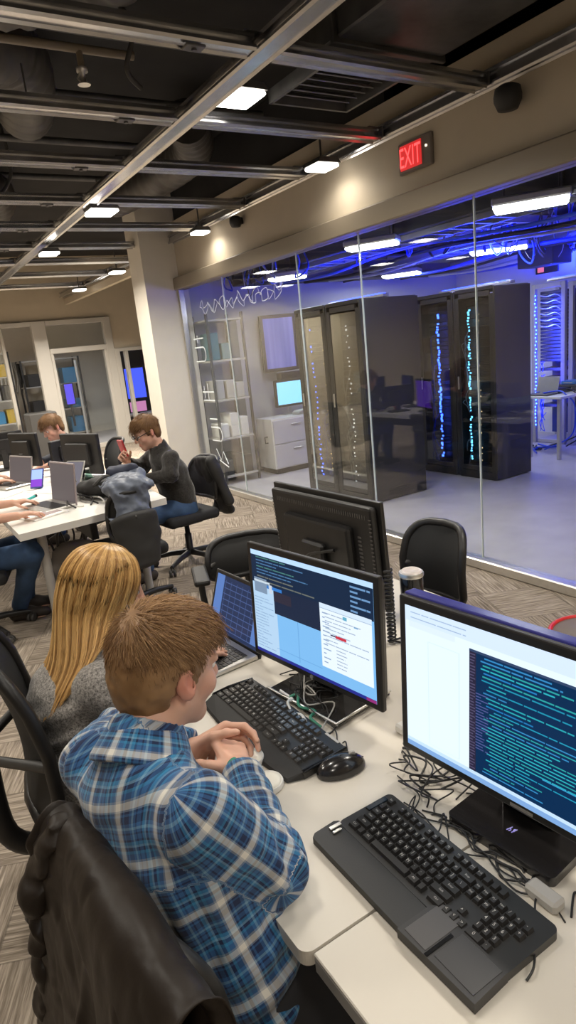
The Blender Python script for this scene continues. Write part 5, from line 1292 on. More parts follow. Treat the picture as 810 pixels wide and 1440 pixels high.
# headset boom near the cheek
m = MB(); m.tube(spline([hp(.03, -.075, -.01), hp(.06, -.08, -.045), hp(.09, -.06, -.07)], 6), .004, 8); hs = m.build('headset_boom', M_BLK, wbody); m = MB(); m.lathe([(.004, -.012), (.008, -.006), (.008, .006), (.004, .012)], 10, (0, 0, 0), 0, Matrix.Translation(Vector(hp(.09, -.06, -.07)))); m.build('microphone', M_BLKM, hs)
# ------------------------------------------------------------------ office chairs (face +x, origin on the floor)
M_MESH = mat('chair_mesh', (.020, .020, .020), .7, bump=.4, bscale=500)
M_SEAT = mat('chair_fabric', (.018, .018, .020), .85, bump=.2, bscale=600)
def office_chair(label, loc, rz, group=None, sh=.45, top=.98, lean=.10, arms=True, wide=.44, bend=.0, mesh=True, base_rot=.3, support=True):
    t = thing('office_chair', label, 'office chair', loc, rz, group)
    f = lambda p: np.maximum(np.abs(p[:, 2]-.0)-.0, 0)*0+smax(np.linalg.norm(np.maximum(np.abs(p)-A(.19, .185, .008), 0), axis=1)-.034, -1., .01)+.004*np.cos(p[:, 0]*9)
    V, F = sdf_mesh(f, (-.26, -.26, -.07), (.26, .26, .07), .013); V = V+A(.02, 0, sh); np_obj('seat', V, F, M_SEAT, t)
    def bp(u, v):      # u -1..1 across, v 0..1 up
        z = sh+.10+(top-sh-.10)*v; x = -.235-lean*v-.035*math.sin(v*PI)*-1-.05*(1-u*u)+.05; return (x, u*wide/2*(1-.13*v**3), z)
    P = []
    for k in range(33):
        a = 2*PI*k/32; e = 4.5; c, s_ = math.cos(a), math.sin(a)
        P.append(bp(math.copysign(abs(c)**(2/e), c), .5+.5*math.copysign(abs(s_)**(2/e), s_)))
    m = MB(); m.tube(P[:-1], .017, 9, 0, False, None, True, True); fr = m.build('backrest_frame', M_BLK, t)
    n = 9; vs = []; fs = []
    for i in range(n+1):
        for j in range(n+1):
            u = -1+2*j/n; v = i/n; k = (1-abs(2*v-1)**4.5)**(1/4.5) if 0 < v < 1 else .35
            x, y, z = bp(u*k*.99, v); vs.append((x+.004, y, z))
    nn = len(vs); vs += [(x-.008, y, z) for x, y, z in vs]
    for i in range(n):
        for j in range(n):
            a = i*(n+1)+j; fs.append((a, a+1, a+n+2, a+n+1)); fs.append((nn+a+n+1, nn+a+n+2, nn+a+1, nn+a))
    m = MB(); m.add(vs, fs, 0, True); m.build('backrest', M_MESH, t)
    m = MB(); m.tube(spline([(.0, 0, sh-.05), (-.2, 0, sh-.05), (-.235, 0, sh+.02), (-.225, 0, sh+.14)] if not support else [(.0, 0, sh-.05), (-.2, 0, sh-.06), (-.31, 0, sh+.02), (-.30-lean*.4, 0, sh+.25)], 6), [.03]*19, 10); m.build('back_support', M_BLK, t)
    m = MB(); m.tube([bp(-.95, .42), bp(0, .42), bp(.95, .42)] if not support else [bp(-.95, .42), (-.33-lean*.4, 0, sh+.28), bp(.95, .42)], .014, 8); m.build('lumbar_bar', M_DGREY, t)
    if arms:
        for s_ in (-1, 1):
            m = MB(); m.tube(spline([(-.05, s_*.20, sh-.03), (-.05, s_*.265, sh+.02), (-.07, s_*.275, sh+.19)], 6), .016, 8); m.box((-.01, s_*.275, sh+.205), (.24, .075, .03), .012, 0, None, 2); m.build('armrest', M_BLK, t)
    m = MB(); m.lathe([(.028, .09), (.028, .26), (.02, .262), (.02, sh-.05)], 14); m.box((0, 0, sh-.055), (.22, .2, .035), .01); m.build('gas_column', M_BLK, t)
    for k in range(5):
        a = base_rot+2*PI*k/5; c, s_ = math.cos(a), math.sin(a)
        m = MB(); m.tube([(c*.02, s_*.02, .105), (c*.16, s_*.16, .10), (c*.31, s_*.31, .075)], [.026, .022, .016], 8); g = m.build('base_leg', M_BLK, t)
        m = MB(); T = Tm((c*.31, s_*.31, .030), 0, 0, a+.7)
        for q in (-1, 1): m.lathe([(.012, -.010), (.029, -.009), (.029, .009), (.012, .010)], 16, (0, 0, 0), 0, T @ Tm((0, q*.016, 0), PI/2))
        m.box((0, 0, .02), (.03, .02, .03), .006, 0, T); m.tube([(0, 0, .03), (0, 0, .05)], .007, 6, 0, True, T); m.build('caster', M_DGREY, g)
    return t
office_chair('black mesh office chair under the blond person, its frame at the left photo edge', (.345, 1.73, 0), math.radians(-4), None, .40, .98, .05, True, .46, 0, True, 2.81)
office_chair('black office chair under the person in plaid, hidden by a puffer jacket', (.355, .91, 0), math.radians(6), None, .40, .86, .00, False, .40, 0, True, 1.15, False)
office_chair('black office chair across the desks beside the black travel cup', (1.60, 1.84, 0), math.radians(184), None, .46, .87, .03, False, .32, 0, True, .3)
office_chair('black office chair across the desks behind the slim speaker', (1.36, 2.62, 0), math.radians(250), None, .42, .72, .05, True, .46, 0, True, .3)
FC = 'black office chairs round the far table'
office_chair('black office chair at the near end of the far table, grey jacket over its back', (1.17, 4.05, 0), math.radians(86), FC, .46, .88, .04, False, .27, 0, True, .1)
office_chair('black office chair under the person in the dark sweater', (1.86, 4.72, 0), math.radians(186), FC, .42, .84, .08, False, .44, 0, True, .55)
office_chair('black office chair under the person whose arms reach in from the left', (.24, 4.45, 0), math.radians(-16), FC, .42, .9, .08, True, .44, 0, True, .35)
office_chair('black office chair under the brown haired person at the far end of the table', (1.68, 6.5, 0), math.radians(182), FC, .42, .9, .08, True, .44, 0, True, .5)
office_chair('black office chair on the left side of the far table, farther back', (.14, 5.9, 0), math.radians(0), FC, .42, .9, .08, True, .44, 0, True, .8)

# ------------------------------------------------------------------ puffer jacket over the near chair
def puffer_mat(name, c, rough=.42):
    m = mat(name, c, rough, spec=.28, var=.12, vscale=14, bump=.5, bscale=45); return m
M_PUFF = puffer_mat('puffer_dark_brown', (.022, .016, .012), .46)
root = thing('puffer_jacket', 'dark brown puffer jacket draped over the chair of the person in plaid', 'jacket', (.095, .88, 0))
o_ = A(.06, .88, 0)
def Bd(*v): return A(*v)-o_
def quilt(p, per, ph, dep):
    t = (p[:, 2]+.10*p[:, 1]+.012*wob(p, 9, 31, 2))/per+ph; d = np.abs(t-np.round(t))*per
    return dep*np.exp(-(d/.010)**2)-dep*.45
def drape(parent, name, ctrl, yc, hw0, hw1, thick, disp, mats, nu=120, nv=170, arch=.02):
    """cloth sheet laid over a rail: ctrl = (x,z) path from the inner hem over the top to the outer hem"""
    P = np.array([(v.x, v.z) for v in spline([(x, 0, z) for x, z in ctrl], 30)]); ln = np.r_[0, np.cumsum(np.linalg.norm(np.diff(P, axis=0), axis=1))]
    v = np.linspace(0, 1, nv); x = np.interp(v*ln[-1], ln, P[:, 0]); z = np.interp(v*ln[-1], ln, P[:, 1])
    tx, tz = np.gradient(x), np.gradient(z); L_ = np.hypot(tx, tz); nx, nz = -tz/L_, tx/L_
    u = np.linspace(-1, 1, nu); U, Vv = np.meshgrid(u, v); hw = hw0+(hw1-hw0)*np.clip((Vv-.3)/.7, 0, 1)
    X = np.repeat(x[:, None], nu, 1); Z = np.repeat(z[:, None], nu, 1)-arch*U*U; Y = yc+U*hw
    N0 = np.repeat(np.stack([nx, nx*0, nz], -1)[:, None], nu, 1); B0 = np.stack([X, Y, Z], -1)
    D = disp(U, Vv, B0.reshape(-1, 3)).reshape(U.shape); roll = .022*np.exp(-((1-np.abs(U))/.05)**2)
    O = B0+N0*(D-roll)[..., None]; I = B0-N0*(thick+roll*.2-D*.3)[..., None]
    idx = np.arange(nu*nv).reshape(nv, nu); M_ = nu*nv
    q = lambda A_, B_, C_, D_: np.stack([A_, B_, C_, D_], -1).reshape(-1, 4)
    F = [q(idx[:-1, :-1], idx[1:, :-1], idx[1:, 1:], idx[:-1, 1:]), q(idx[:-1, :-1], idx[:-1, 1:], idx[1:, 1:], idx[1:, :-1])+M_]
    F += [q(idx[:-1, 0], idx[:-1, 0]+M_, idx[1:, 0]+M_, idx[1:, 0]), q(idx[1:, -1], idx[1:, -1]+M_, idx[:-1, -1]+M_, idx[:-1, -1]), q(idx[0, 1:], idx[0, 1:]+M_, idx[0, :-1]+M_, idx[0, :-1]), q(idx[-1, :-1], idx[-1, :-1]+M_, idx[-1, 1:]+M_, idx[-1, 1:])]
    return np_obj(name, np.concatenate([O.reshape(-1, 3), I.reshape(-1, 3)]), np.concatenate(F), mats, parent)
sg = lambda t: 1/(1+np.exp(-np.clip(t, -40, 40)))
def jdisp(U, Vv, p):
    u, v = U.ravel(), Vv.ravel(); out = sg((v-.40)*30)
    a = p*A(.6, 1, .30); d = out*(.006+.05*np.clip(v-.4, 0, .6))*(1.1-2.0*np.abs(wob(a, 26, 31, 2)))
    near = sg((.05-u+.12*(v-.6))*40)
    for per, ph, dep, wgt in ((.072, .1, .018, near*sg((v-.60)*30)), (.17, .35, .010, 1-near)):
        t = (p[:, 2]+.16*p[:, 1]+.010*wob(p, 11, 33, 2))/per+ph; e = np.abs(t-np.round(t))*per
        d = d+wgt*out*(dep*.5-dep*np.exp(-(e/.011)**2)-dep*.6*np.abs(wob(p*A(1, 1, 2.5), 30, 35, 1)))
    d = d-.055*out*sg((v-.50)*25)*np.exp(-((u-.06-.10*(v-.6))/.055)**2)
    line = .98-2.3*(v-.36)/.40          # the fronts folded back along the top
    d = d+.017*out*sg((line-u)*-28)*0+.026*sg((v-.33)*40)*sg((u-line+.55)*30)*sg((line-u)*30)
    return d+.0022*wob(p, 60, 37, 2)+.008*(1-2*np.abs(wob(p*A(1, .8, .8), 34, 39, 2)))+.012*(1-2*np.abs(wob(p*A(1.6, .9, .6), 15, 45, 2)))
PV = A(.125, 1.08, 0); JX = A(.112, 1.07, 0)
jk = drape(root, 'body', [(.175, .56), (.170, .76), (.163, .845), (.142, .890), (.112, .888), (.090, .84), (.062, .70), (.025, .48), (.0, .16)], .865, .245, .295, .014, jdisp, M_PUFF, 150, 210, .022)
jk.location = Vector(-PV)
B = Body(); pth = [A(.115, 1.075, .865), A(.075, 1.115, .76), A(.060, 1.14, .5), A(.05, 1.13, .22)]
for i, (a, b) in enumerate(zip(pth, pth[1:])): B.eseg(a, b, (.55, .83, 0), (.55, .83, 0), (.045, .026), (.055, .030), .02)
V, F = B.mesh(.0055, lambda p: quilt(p, .085, .4, .006)+.010*np.abs(wob(p*A(1, 1, 1.4), 26, 53, 2))-.004+.003*wob(p, 60, 55, 2)); np_obj('sleeve', V-PV, F, M_PUFF, root)
root.location = Vector(JX); root.rotation_euler = (0, 0, math.radians(5))

# ------------------------------------------------------------------ far table group
M_FT = mat('far_table_white', (.80, .77, .71), .4)
t = thing('far_table', 'long white table with people working round it', 'table', (0, 0, 0))
m = MB(); m.prism([(.515, 3.97), (1.49, 4.08), (1.555, 4.86), (1.56, 7.3), (.50, 7.3)], DZ-.045, DZ); m.build('tabletop', M_FT, t)
for x, y in ((.68, 4.25), (1.36, 4.35), (.68, 7.1), (1.4, 7.1)): MB().tube([(x, y, 0), (x, y, DZ-.045)], .03, 10).build('leg', M_FRAME, t)
m = MB(); m.box((1.03, 5.7, .56), (.05, 2.8, .12), .005); m.build('cable_channel', M_DGREY, t)
M_DKSW = knit_mat('charcoal_sweater', (.022, .020, .018), (.052, .047, .043), 60)
M_DENIM = mat('blue_denim', (.035, .075, .16), .85, var=.25, vscale=12, bump=.2, bscale=500)
M_TEEB = mat('navy_jacket', (.03, .035, .05), .8, var=.1)
M_TEEG = mat('olive_tee', (.12, .11, .08), .85)
M_PALE = mat('pale_shirt', (.62, .56, .50), .85)
def seated(pel, fdeg, head, lean=.10, **k):
    f = A(math.cos(math.radians(fdeg)), math.sin(math.radians(fdeg)), 0); l = A(-f[1], f[0], 0); p = A(pel); u = A(0, 0, 1)
    J = dict(pel=p, waist=p+u*.13+f*lean*.15, chest=p+u*.28+f*lean*.55, lsh=p+u*.42+f*lean+l*.175, rsh=p+u*.42+f*lean-l*.175, neck=p+u*.47+f*lean*1.1, head=A(head), rhip=p-l*.095-u*.01, lhip=p+l*.095-u*.01)
    J.update(rkn=p+f*.43-l*.11+u*.02, lkn=p+f*.43+l*.12+u*.02, ran=A(*(p+f*.36-l*.12)[:2], .09), lan=A(*(p+f*.40+l*.13)[:2], .09))
    J.update({a: A(*b) for a, b in k.items()}); 
    for q in 'rl': J[q+'toe'] = J[q+'an']*A(1, 1, 0)+f*.15+u*.03
    return J, f, l
# dark sweater, reading a red phone
J_, f_, l_ = seated((1.84, 4.73, .49), 180, (1.655, 4.74, 1.115), .09, rel=(1.66, 4.98, .82), rwr=(1.50, 4.84, .90), lel=(1.70, 4.49, .80), lwr=(1.53, 4.66, .775))
# facing -x: person's right is +y
dm, _, _, Jd, wd, Fd, offd, _ = figure('person with brown hair and glasses in a charcoal sweater and jeans at the far table', J_, (A(-.93, -.05, -.36), (-.32, 0, 1)), M_DKSW, M_DENIM, H_CHEST, 1.0, .010, {'r': ((-.55, -.3, .78), (-.2, -.9, .3), (.8, .85, .9, .9), .5), 'l': ((-.85, .5, -.05), (.1, .1, -1), (.3, .3, .35, .4), .2)}, None, None, None, False, 1.0, 'sweater', None, dict(count=1500, h=.007, long=1.5, fringe=.02))
m = MB()
for q in (-1, 1):
    c = wd(.106, q*.033, .006); m.tube([tuple(c+.021*(math.cos(a)*Fd[1]+.75*math.sin(a)*Fd[2])) for a in np.linspace(0, 2*PI, 15)[:-1]], .0028, 6, 0, False, None, True, True); m.tube([wd(.104, q*.054, .010), wd(-.005, q*.083, .012)], .003, 6)
m.tube([wd(.110, -.012, .008), wd(.110, .012, .008)], .0028, 6); m.build('glasses', M_BLK, dm)
t = thing('phone', 'red phone held up by the person in the charcoal sweater', 'phone', (1.47, 4.80, 1.015), 0); m = MB(); m.box((0, 0, 0), (.014, .07, .14), .005, 0, Tm((0, 0, 0), 0, -.25, .3)); m.build('case', mat('phone_red', (.55, .05, .05), .3), t); m = MB(); m.box((.008, 0, 0), (.002, .062, .125), .001, 0, Tm((0, 0, 0), 0, -.25, .3)); m.build('screen', M_BLKG, t)
# brown haired person at the far end, looking down to the left
J_, f_, l_ = seated((1.60, 6.5, .48), 180, (1.345, 6.5, 1.105), .16, rel=(1.42, 6.76, .80), rwr=(1.2, 6.62, .775), lel=(1.42, 6.26, .80), lwr=(1.20, 6.34, .775))
figure('person with tousled brown hair in a navy jacket looking down past the black monitors', J_, (A(-.86, -.25, -.42), (-.35, 0, 1)), M_TEEB, M_DENIM, H_CHEST, 1.0, .0105, {'r': ((-.9, -.3, -.05), (0, 0, -1), (.3, .3, .35, .4), .2), 'l': ((-.9, .3, -.05), (0, 0, -1), (.3, .3, .35, .4), .2)}, None, None, None, False, 1.0, 'jacket', None, dict(count=1300, h=.007, long=1.6, fringe=.02))
# two people on the left side, mostly outside the frame
J_, f_, l_ = seated((.16, 4.53, .49), -14, (.27, 4.50, 1.13), .08, rel=(.30, 4.24, .80), rwr=(.565, 4.25, .785), lel=(.34, 4.72, .80), lwr=(.615, 4.72, .785), rkn=(.60, 4.25, .53), lkn=(.62, 4.56, .52), ran=(.50, 4.55, .09), lan=(.58, 4.75, .09))
def bare(label, J_, hw, top, pants, hands, cutr):
    return figure(label, J_, hw, top, pants, H_CHEST, 1.0, .008, hands, None, None, None, False, 1.0, 'shirt', None, dict(count=500, h=.008, long=1.5), True)
bare('person in jeans typing, bare forearms and legs showing at the left photo edge', J_, (A(.95, -.1, -.3), (.3, 0, 1)), M_TEEG, M_DENIM, {'r': ((.97, .15, .0), (0, 0, -1), (.28, .25, .28, .34), .2), 'l': ((.95, -.2, .05), (0, 0, -1), (.35, .3, .35, .4), .2)}, 0)
J_, f_, l_ = seated((.10, 5.95, .48), 0, (.25, 5.95, 1.12), .12, rel=(.38, 5.70, .80), rwr=(.66, 5.82, .785), lel=(.38, 6.2, .80), lwr=(.66, 6.15, .785))
figure('person in a pale shirt, only hands showing at the left photo edge', J_, (A(.95, 0, -.3), (.3, 0, 1)), M_PALE, M_DENIM, H_CHEST, 1.0, .010, {'r': ((.97, .15, .0), (0, 0, -1), (.28, .25, .28, .34), .2), 'l': ((.95, -.2, .05), (0, 0, -1), (.35, .3, .35, .4), .2)}, None, None, None, False, 1.0, 'shirt', None, dict(count=300, h=.009, long=1.4))

# machines and clutter on the far table
def far_monitor(label, x, y, rz, w, h, z0, lit=None):
    t = thing('monitor', label, 'monitor', (x, y, DZ), rz)
    m = MB(); m.box((0, 0, z0+h/2), (w, .035, h), .008); m.box((0, .03, z0+h*.5), (w*.6, .04, h*.55), .01); m.build('housing', M_BLK, t)
    m = MB(); m.rect(-w/2+.02, w/2-.02, z0+.02, z0+h-.02, -.0185); m.build('screen', lit or em('dim', (.06, .05, .25), .8), t)
    m = MB(); m.box((0, .04, z0*.5+.06), (.06, .03, z0+.12), .006); m.box((0, .03, .008), (.24, .18, .015), .005); m.build('stand', M_BLK, t)
    return t
far_monitor('black monitor turned away behind the grey tablet on the far table', 1.33, 5.50, math.radians(112), .50, .34, .04, em('violet_edge', (.20, .05, .9), 2.))
far_monitor('black monitor between the two seated people on the far table', 1.34, 5.98, math.radians(205), .40, .24, .07)
far_monitor('thin monitor at the left end of the far table seen edge on', .92, 6.9, math.radians(175), .4, .28, .09)
far_monitor('tall dark monitor by the brown haired person', 1.00, 6.15, math.radians(115), .40, .30, .10)
def far_laptop(label, x, y, rz, w=.34, d=.23, tilt=-.25, lid=M_FRAME, scr=None, lh=.235):
    t = thing('laptop', label, 'laptop', (x, y, DZ), rz)
    m = MB(); m.box((0, -d/2, .010), (w, d, .018), .005); m.build('base', M_ALU, t); m = MB(); m.box((0, -d/2, .0195), (w*.86, d*.5, .003)); m.build('keys', M_BLK, t)
    R = Matrix.Rotation(tilt, 4, 'X'); m = MB(); m.box((0, .004, lh/2+.003), (w, .010, lh), .006, 0, R); m.build('lid', lid, t)
    m = MB(); m.rect(-w/2+.012, w/2-.012, .02, lh-.01, -.002, 0, R); m.build('screen', scr or em('lapgrey', (.20, .165, .165), .8), t)
    return t
far_laptop('open laptop with mauve lid standing nearest the front of the far table', .93, 4.60, math.radians(-76), .36, .22, -.12, mat('lid_mauve', (.40, .34, .35), .35, .3), None, .29)
far_laptop('open laptop with grey lid midway along the far table', .86, 5.85, math.radians(-70), .36, .23, -.2, mat('lid_grey', (.42, .38, .37), .35, .3))
t = thing('tablet', 'tilted pale violet tablet leaning by the laptop with mauve lid', 'tablet', (1.03, 4.85, DZ+.012), math.radians(-60)); R = Tm((0, 0, 0), -.5)
m = MB(); m.box((0, 0, .13), (.19, .009, .26), .006, 0, R); m.build('body', M_ALU, t); m = MB(); m.rect(-.085, .085, .012, .248, -.006, 0, R); m.build('screen', em('tab', (.30, .28, .33), .8), t)
m = MB(); m.box((0, .07, .075), (.12, .008, .16), .003, 0, Tm((0, 0, 0), .4)); m.build('easel', M_FRAME, t)
t = thing('phone', 'phone with glowing blue and violet screen propped on the far table', 'phone', (.90, 5.38, DZ), math.radians(-35)); R = Tm((0, 0, .012), -.55)
m = MB(); m.box((0, 0, .085), (.105, .012, .17), .008, 0, R, 2); m.build('case', mat('phone_blue', (.03, .05, .25), .3), t)
m = MB(); m.rect(-.045, .045, .075, .158, -.0075, 0, R); m.rect(-.045, .045, .012, .075, -.0075, 1, R); m.build('screen', [em('ph1', (.45, .62, 1.), 1.3), em('ph2', (.30, .06, .75), 1.2)], t)
m = MB(); m.box((0, .05, .03), (.06, .05, .05), .008); m.build('prop', M_BLK, t)
pr = random.Random(17)
PL = ['white paper sheet by the bare forearms', 'white paper sheet under the propped phone', 'white paper sheet at the left edge of the far table', 'white paper sheet beside the grey lidded laptop', 'white paper sheet near the brown haired person', 'white paper sheet near the front corner of the far table']
for i, (x, y) in enumerate(((.72, 5.1), (.98, 5.25), (.62, 5.45), (.65, 6.25), (1.15, 6.1), (1.25, 4.9))):
    tag(MB().box((0, 0, .0015), (.21, .297, .003)).build('paper_sheet', mat('paper', (.86, .84, .80), .7), None, (x, y, DZ+.001), pr.uniform(-.8, .8)), PL[i], 'paper')
t = thing('notebook', 'open notebook lying by the typing hands', 'notebook', (.74, 4.35, DZ), .4); MB().box((0, 0, .006), (.26, .19, .012), .003).build('pages', mat('paper', (.86, .84, .8), .7), t); MB().box((.02, .0, .0125), (.16, .12, .002)).build('print', mat('mauve_print', (.38, .30, .30), .6), t)
for i, (x, y, h, mm, lab) in enumerate([(1.16, 4.72, .20, glass_mat('green_glass', (.6, .8, .7), 1.3), 'clear greenish bottle beside the grey jacket'), (1.10, 5.15, .17, M_WHITE, 'white bottle behind the tablet'), (.76, 6.6, .16, M_WHITE, 'white bottle at the back left of the far table'), (1.3, 6.05, .12, mat('red_can', (.55, .06, .05), .3), 'red can by the black monitor')]):
    t = thing('bottle' if h > .13 else 'drink_can', lab, 'bottle' if h > .13 else 'can', (x, y, DZ)); m = MB(); m.lathe([(.028, 0), (.033, .006), (.033, h*.65), (.014, h*.86), (.014, h*.95)], 16); m.build('body', mm, t); m = MB(); m.lathe([(.016, h*.95), (.016, h)], 12); m.build('cap', M_WHITE, t)
t = thing('marker_pen', 'teal pen lying on the papers of the far table', 'pen', (.78, 5.0, DZ+.012), .9); MB().tube([(-.07, 0, 0), (.06, 0, 0)], .011, 10).build('barrel', mat('teal_plastic', (.02, .4, .38), .4), t); MB().tube([(.06, 0, 0), (.085, 0, 0)], .012, 10).build('cap', M_BLK, t)
for k in range(6):
    tag(MB().tube(walk(200+k, (.95+.05*k, 4.35, DZ+.006), (1.15, 5.1+.05*k, DZ+.02), 7, .07, .006, .04), .006, 6).build('cable', [M_BLK, M_WHITE, M_BLK][k % 3]), 'cable winding between the devices of the far table', 'cable', 'cables on the far table')
for k in range(5):
    a = (.7+.12*k, 4.5+.2*k, .66); tag(MB().tube(spline([a, (a[0]+.1, a[1]+.1, .4), (a[0]+.05, a[1]+.3, .1), (a[0]+.2, a[1]+.35, .02)], 6), .008, 6).build('cable', M_BLK), 'cable hanging under the far table', 'cable', 'cables under the far table')
# bag under the table and the grey jacket heaped over table edge and chair back
t = thing('tote_bag', 'pale grey bag on the floor under the near end of the far table', 'bag', (.93, 4.6, 0)); B = Body(); B.eseg((0, 0, .06), (0, 0, .40), (1, 0, 0), (1, 0, 0), (.20, .12), (.17, .06), .03); B.cut(lambda p: p[:, 2]-.004, (0, 0, 0), .5)
V, F = B.mesh(.012, lambda p: .01*wob(p, 16, 71, 3)); np_obj('body', V, F, mat('bag_grey', (.30, .27, .24), .8), t); m = MB(); m.tube(spline([(-.1, 0, .42), (-.07, 0, .55), (.07, 0, .55), (.1, 0, .42)], 6), .01, 8); m.build('handle', M_DGREY, t)
t = thing('backpack', 'black backpack slumped on the far table behind the grey jacket', 'backpack', (1.23, 4.58, DZ)); B = Body(); B.ell((0, 0, .07), np.eye(3), (.15, .12, .075), .02); B.ell((-.06, .1, .06), np.eye(3), (.12, .1, .06), .04); B.cut(lambda p: p[:, 2]-.003, (0, 0, 0), .5)
V, F = B.mesh(.01, lambda p: .012*wob(p, 18, 75, 3)); np_obj('body', V, F, M_BLKM, t); m = MB(); m.tube(spline([(-.1, -.08, .10), (-.02, -.12, .16), (.08, -.08, .11)], 6), .012, 8); m.build('strap', M_DGREY, t)
M_PG = mat('jacket_slate', (.125, .145, .19), .5, var=.25, vscale=20, bump=.3, bscale=50)
root = thing('slate_jacket', 'slate grey puffer jacket heaped over the table edge and chair back', 'jacket', (1.26, 4.05, 0)); o_ = A(1.26, 4.05, 0)
B = Body(); Z0 = .78
B.eseg(Bd(1.31, 4.42, Z0+.06), Bd(1.24, 4.08, Z0+.08), (1, 0, 0), (1, 0, 0), (.15, .06), (.14, .07), .04); B.eseg(Bd(1.24, 4.08, Z0+.08), Bd(1.16, 3.84, Z0+.13), (1, 0, 0), (1, 0, 0), (.14, .065), (.135, .055), .04); B.eseg(Bd(1.16, 3.82, .90), Bd(1.14, 3.77, .70), (1, 0, 0), (1, 0, 0), (.135, .045), (.14, .045), .04)
B.cone(Bd(1.42, 4.40, Z0+.08), Bd(1.47, 4.65, Z0+.02), .06, .045, .03)
V, F = B.mesh(.011, lambda p: .020*np.abs(wob(p*A(1.2, .8, 1), 21, 182, 3))-.008+.006*np.abs(wob(p, 50, 184, 2))); np_obj('body', V, F, M_PG, root)
B = Body(); B.cone(Bd(1.40, 4.43, Z0+.13), Bd(1.27, 4.50, Z0+.12), .045, .04, .03); V, F = B.mesh(.011, lambda p: .012*wob(p, 25, 85, 3)); np_obj('hood', V, F, mat('hood_navy', (.03, .035, .06), .7), root)
B = Body(); B.eseg(Bd(1.13, 3.73, .74), Bd(1.15, 3.70, .44), (1, 0, 0), (1, 0, 0), (.15, .03), (.125, .028), .02)
V, F = B.mesh(.011, lambda p: .006*wob(p, 18, 87, 2)); np_obj('lining', V, F, M_BLKM, root)
# dark coat on the chair of the sweater person
root = thing('dark_coat', 'black coat hanging behind the person in the charcoal sweater', 'coat', (2.12, 4.72, 0)); o_ = A(2.12, 4.72, 0)
B = Body(); B.eseg(Bd(2.06, 4.70, .84), Bd(2.20, 4.66, .40), (0, 1, 0), (0, 1, 0), (.19, .03), (.15, .04), .03); V, F = B.mesh(.011, lambda p: .008*wob(p, 18, 91, 3)); np_obj('body', V, F, M_BLKM, root)
B = Body(); B.cone(Bd(2.06, 4.53, .84), Bd(2.16, 4.50, .5), .045, .04, .02); V, F = B.mesh(.011, lambda p: .007*wob(p, 20, 93, 3)); np_obj('sleeve', V, F, M_BLKM, root)

# ------------------------------------------------------------------ rooms behind the back wall
def shelf_unit(label, x, y, w, d, h, n, cols, rz=0):
    t = thing('storage_shelving', label, 'shelving', (x, y, 0), rz)
    m = MB()
    for sx in (-1, 1):
        for sy in (-1, 1): MB().box((sx*w/2, sy*d/2, h/2), (.04, .04, h), .004).build('post', M_DGREY, t)
    for k in range(n): MB().box((0, 0, .12+k*(h-.15)/(n-1)), (w, d, .03), .003).build('shelf', M_FRAME, t)
    return t
shelf_unit('grey shelving full of boxes in the room behind the left doorway', 1.95, 15.1, 1.0, .5, 2.1, 5, None)
BC = [mat('bin_yellow', (.65, .45, .05), .5), mat('bin_blue', (.05, .25, .5), .5), M_WHITE, M_DGREY, M_FRAME, mat('bin_red', (.4, .06, .05), .5)]
for i in range(16):
    r = random.Random(300+i); lv = i // 4; z = .135+lv*.4875; h = r.uniform(.2, .34)
    tag(MB().box((1.95-.36+(i % 4)*.24, 15.1, z+h/2), (.2, .4, h), .01).build('storage_bin', BC[(i*5+lv) % 6]), 'storage bin on the shelving behind the left doorway', 'bin', 'storage bins behind the left doorway')
for i in range(8):
    x = 2.35+.09*i; tag(MB().tube(spline([(x, 16.5, 1.9), (x+.03, 16.48, 1.5), (x-.03, 16.45, 1.1+.05*(i % 3)), (x+.04, 16.47, 1.5), (x+.05, 16.5, 1.9)], 6), .018, 7).build('hanging_cable', [M_BLK, M_WHITE, M_FRAME][i % 3]), 'cable loop hanging on the wall behind the left doorway', 'cable', 'cable loops behind the left doorway')
shelf_unit('dark shelving behind the glass door with transom', 3.5, 16.1, 1.3, .5, 1.9, 4, None)
for i in range(9):
    r = random.Random(400+i); lv = i // 3; z = .135+lv*.583; h = r.uniform(.2, .4)
    tag(MB().box((3.1+(i % 3)*.4, 16.1, z+h/2), (.3, .4, h), .01).build('storage_bin', [M_DGREY, BC[1], M_DGREY, BC[0], M_BLK][(i*3+lv) % 5]), 'storage bin on the dark shelving behind the glass door', 'bin', 'storage bins behind the glass door')
t = screen_set('wall_screen', 'screen glowing violet blue behind the glass door with transom', 'screen', (3.75, 15.6, 1.05), -.2, .22, .5, .02, em('dviolet', (.12, .08, .9), 1.3)); MB().box((0, .08, -.45), (.05, .05, .6), .005).build('stand', M_BLK, t)
for i, (x, h) in enumerate(((3.15, 1.5), (3.45, 1.7), (3.9, 1.8))):
    tag(MB().tube([(x, 15.2, 0), (x, 15.2, h)], .03, 8).build('stand_pole', M_FRAME), ['short pole behind the glass door', 'middle pole behind the glass door', 'tall pole behind the glass door'][i], 'pole')
t = screen_set('wall_screen', 'wall screen glowing blue behind the narrow door by the column', 'screen', (5.02, 14.6, 1.15), -.3, .5, .75, .04, em('dblue', (.06, .10, .9), 1.6))
MB().box((0, .09, -.3), (.12, .1, .3), .01).build('wall_mount', M_BLK, t)
t = thing('side_table', 'dark side table with a magenta lit screen behind the narrow door', 'table', (4.9, 14.2, 0)); MB().box((0, 0, .48), (.7, .4, .04), .005).build('tabletop', M_FRAME, t)
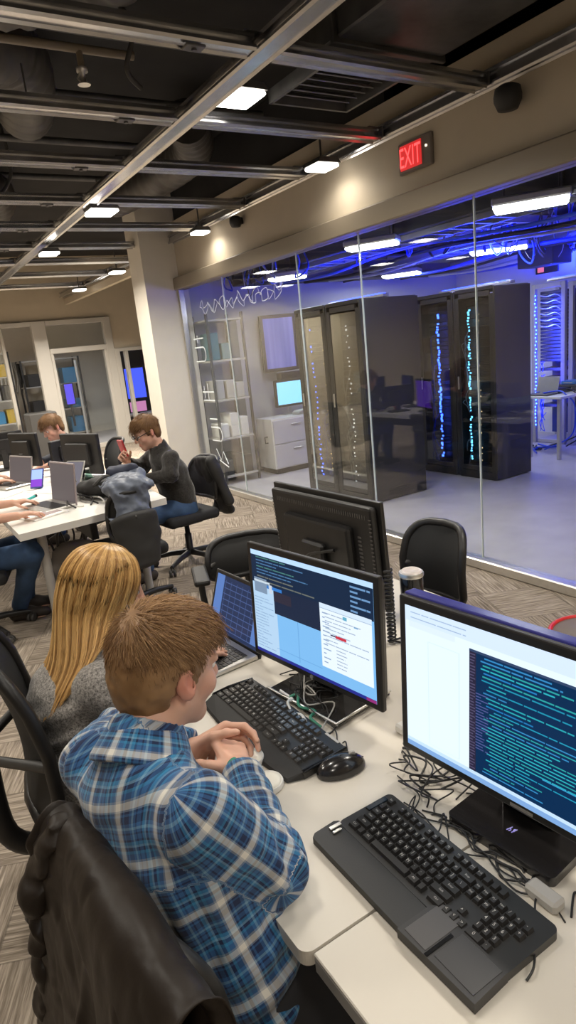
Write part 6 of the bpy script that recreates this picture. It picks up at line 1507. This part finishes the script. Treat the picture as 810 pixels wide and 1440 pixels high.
for sx in (-.3, .3): MB().box((sx, 0, .23), (.05, .36, .46), .005).build('leg', M_DGREY, t)
t = screen_set('small_monitor', 'small magenta screen on the side table behind the narrow door', 'monitor', (4.85, 14.15, .65), -.2, .4, .26, .02, em('mag', (.75, .30, .60), .9))
MB().box((0, .05, -.10), (.06, .05, .10), .005).build('stand', M_BLK, t)
slab('wall_far_dark', (5.9, 15.4, 1.35), (1.8, .08, 2.7), mat('dark_wall', (.05, .045, .045), .6))
tag(MB().box((2.45, 12.7, .45), (.5, .5, .9), .02).build('recycling_bin', M_DGREY), 'dark bin standing before the glass storefront', 'bin')
slab('floor_corridor', (5.9, 10.5, -.05), (5.2, 5.3, .1), M_CARPET)
EXPO = -0.28
# ------------------------------------------------------------------ camera, view
w = bpy.data.worlds.new('World'); SC.world = w; w.use_nodes = True
w.node_tree.nodes['Background'].inputs[0].default_value = (1, .95, .88, 1); w.node_tree.nodes['Background'].inputs[1].default_value = .03
cam = bpy.data.cameras.new('camera'); co = bpy.data.objects.new('camera', cam); COL.objects.link(co)
pi_, ro, ya = (math.radians(v) for v in (14.579, 6.010, 30.873))
fw = Vector((math.sin(ya)*math.cos(pi_), math.cos(ya)*math.cos(pi_), -math.sin(pi_)))
rt = Vector((math.cos(ya), -math.sin(ya), 0)); up = rt.cross(fw)
Rr = rt*math.cos(ro)-up*math.sin(ro); Uu = up*math.cos(ro)+rt*math.sin(ro)
Mx = Matrix((Rr, Uu, -fw)).transposed().to_4x4(); Mx.translation = Vector((0, 0, 1.65)); co.matrix_world = Mx
cam.sensor_fit = 'VERTICAL'; cam.sensor_height = 36; cam.lens = 36*900.93/1440; cam.clip_start = .05
SC.camera = co
vs = SC.view_settings; vs.view_transform = 'Standard'; vs.look = 'None'; vs.gamma = 1; vs.exposure = EXPO; vs.use_curve_mapping = False
SC.cycles.max_bounces = 8; SC.cycles.transparent_max_bounces = 16; SC.cycles.sample_clamp_indirect = 6
SC.cycles.caustics_reflective = False; SC.cycles.caustics_refractive = False
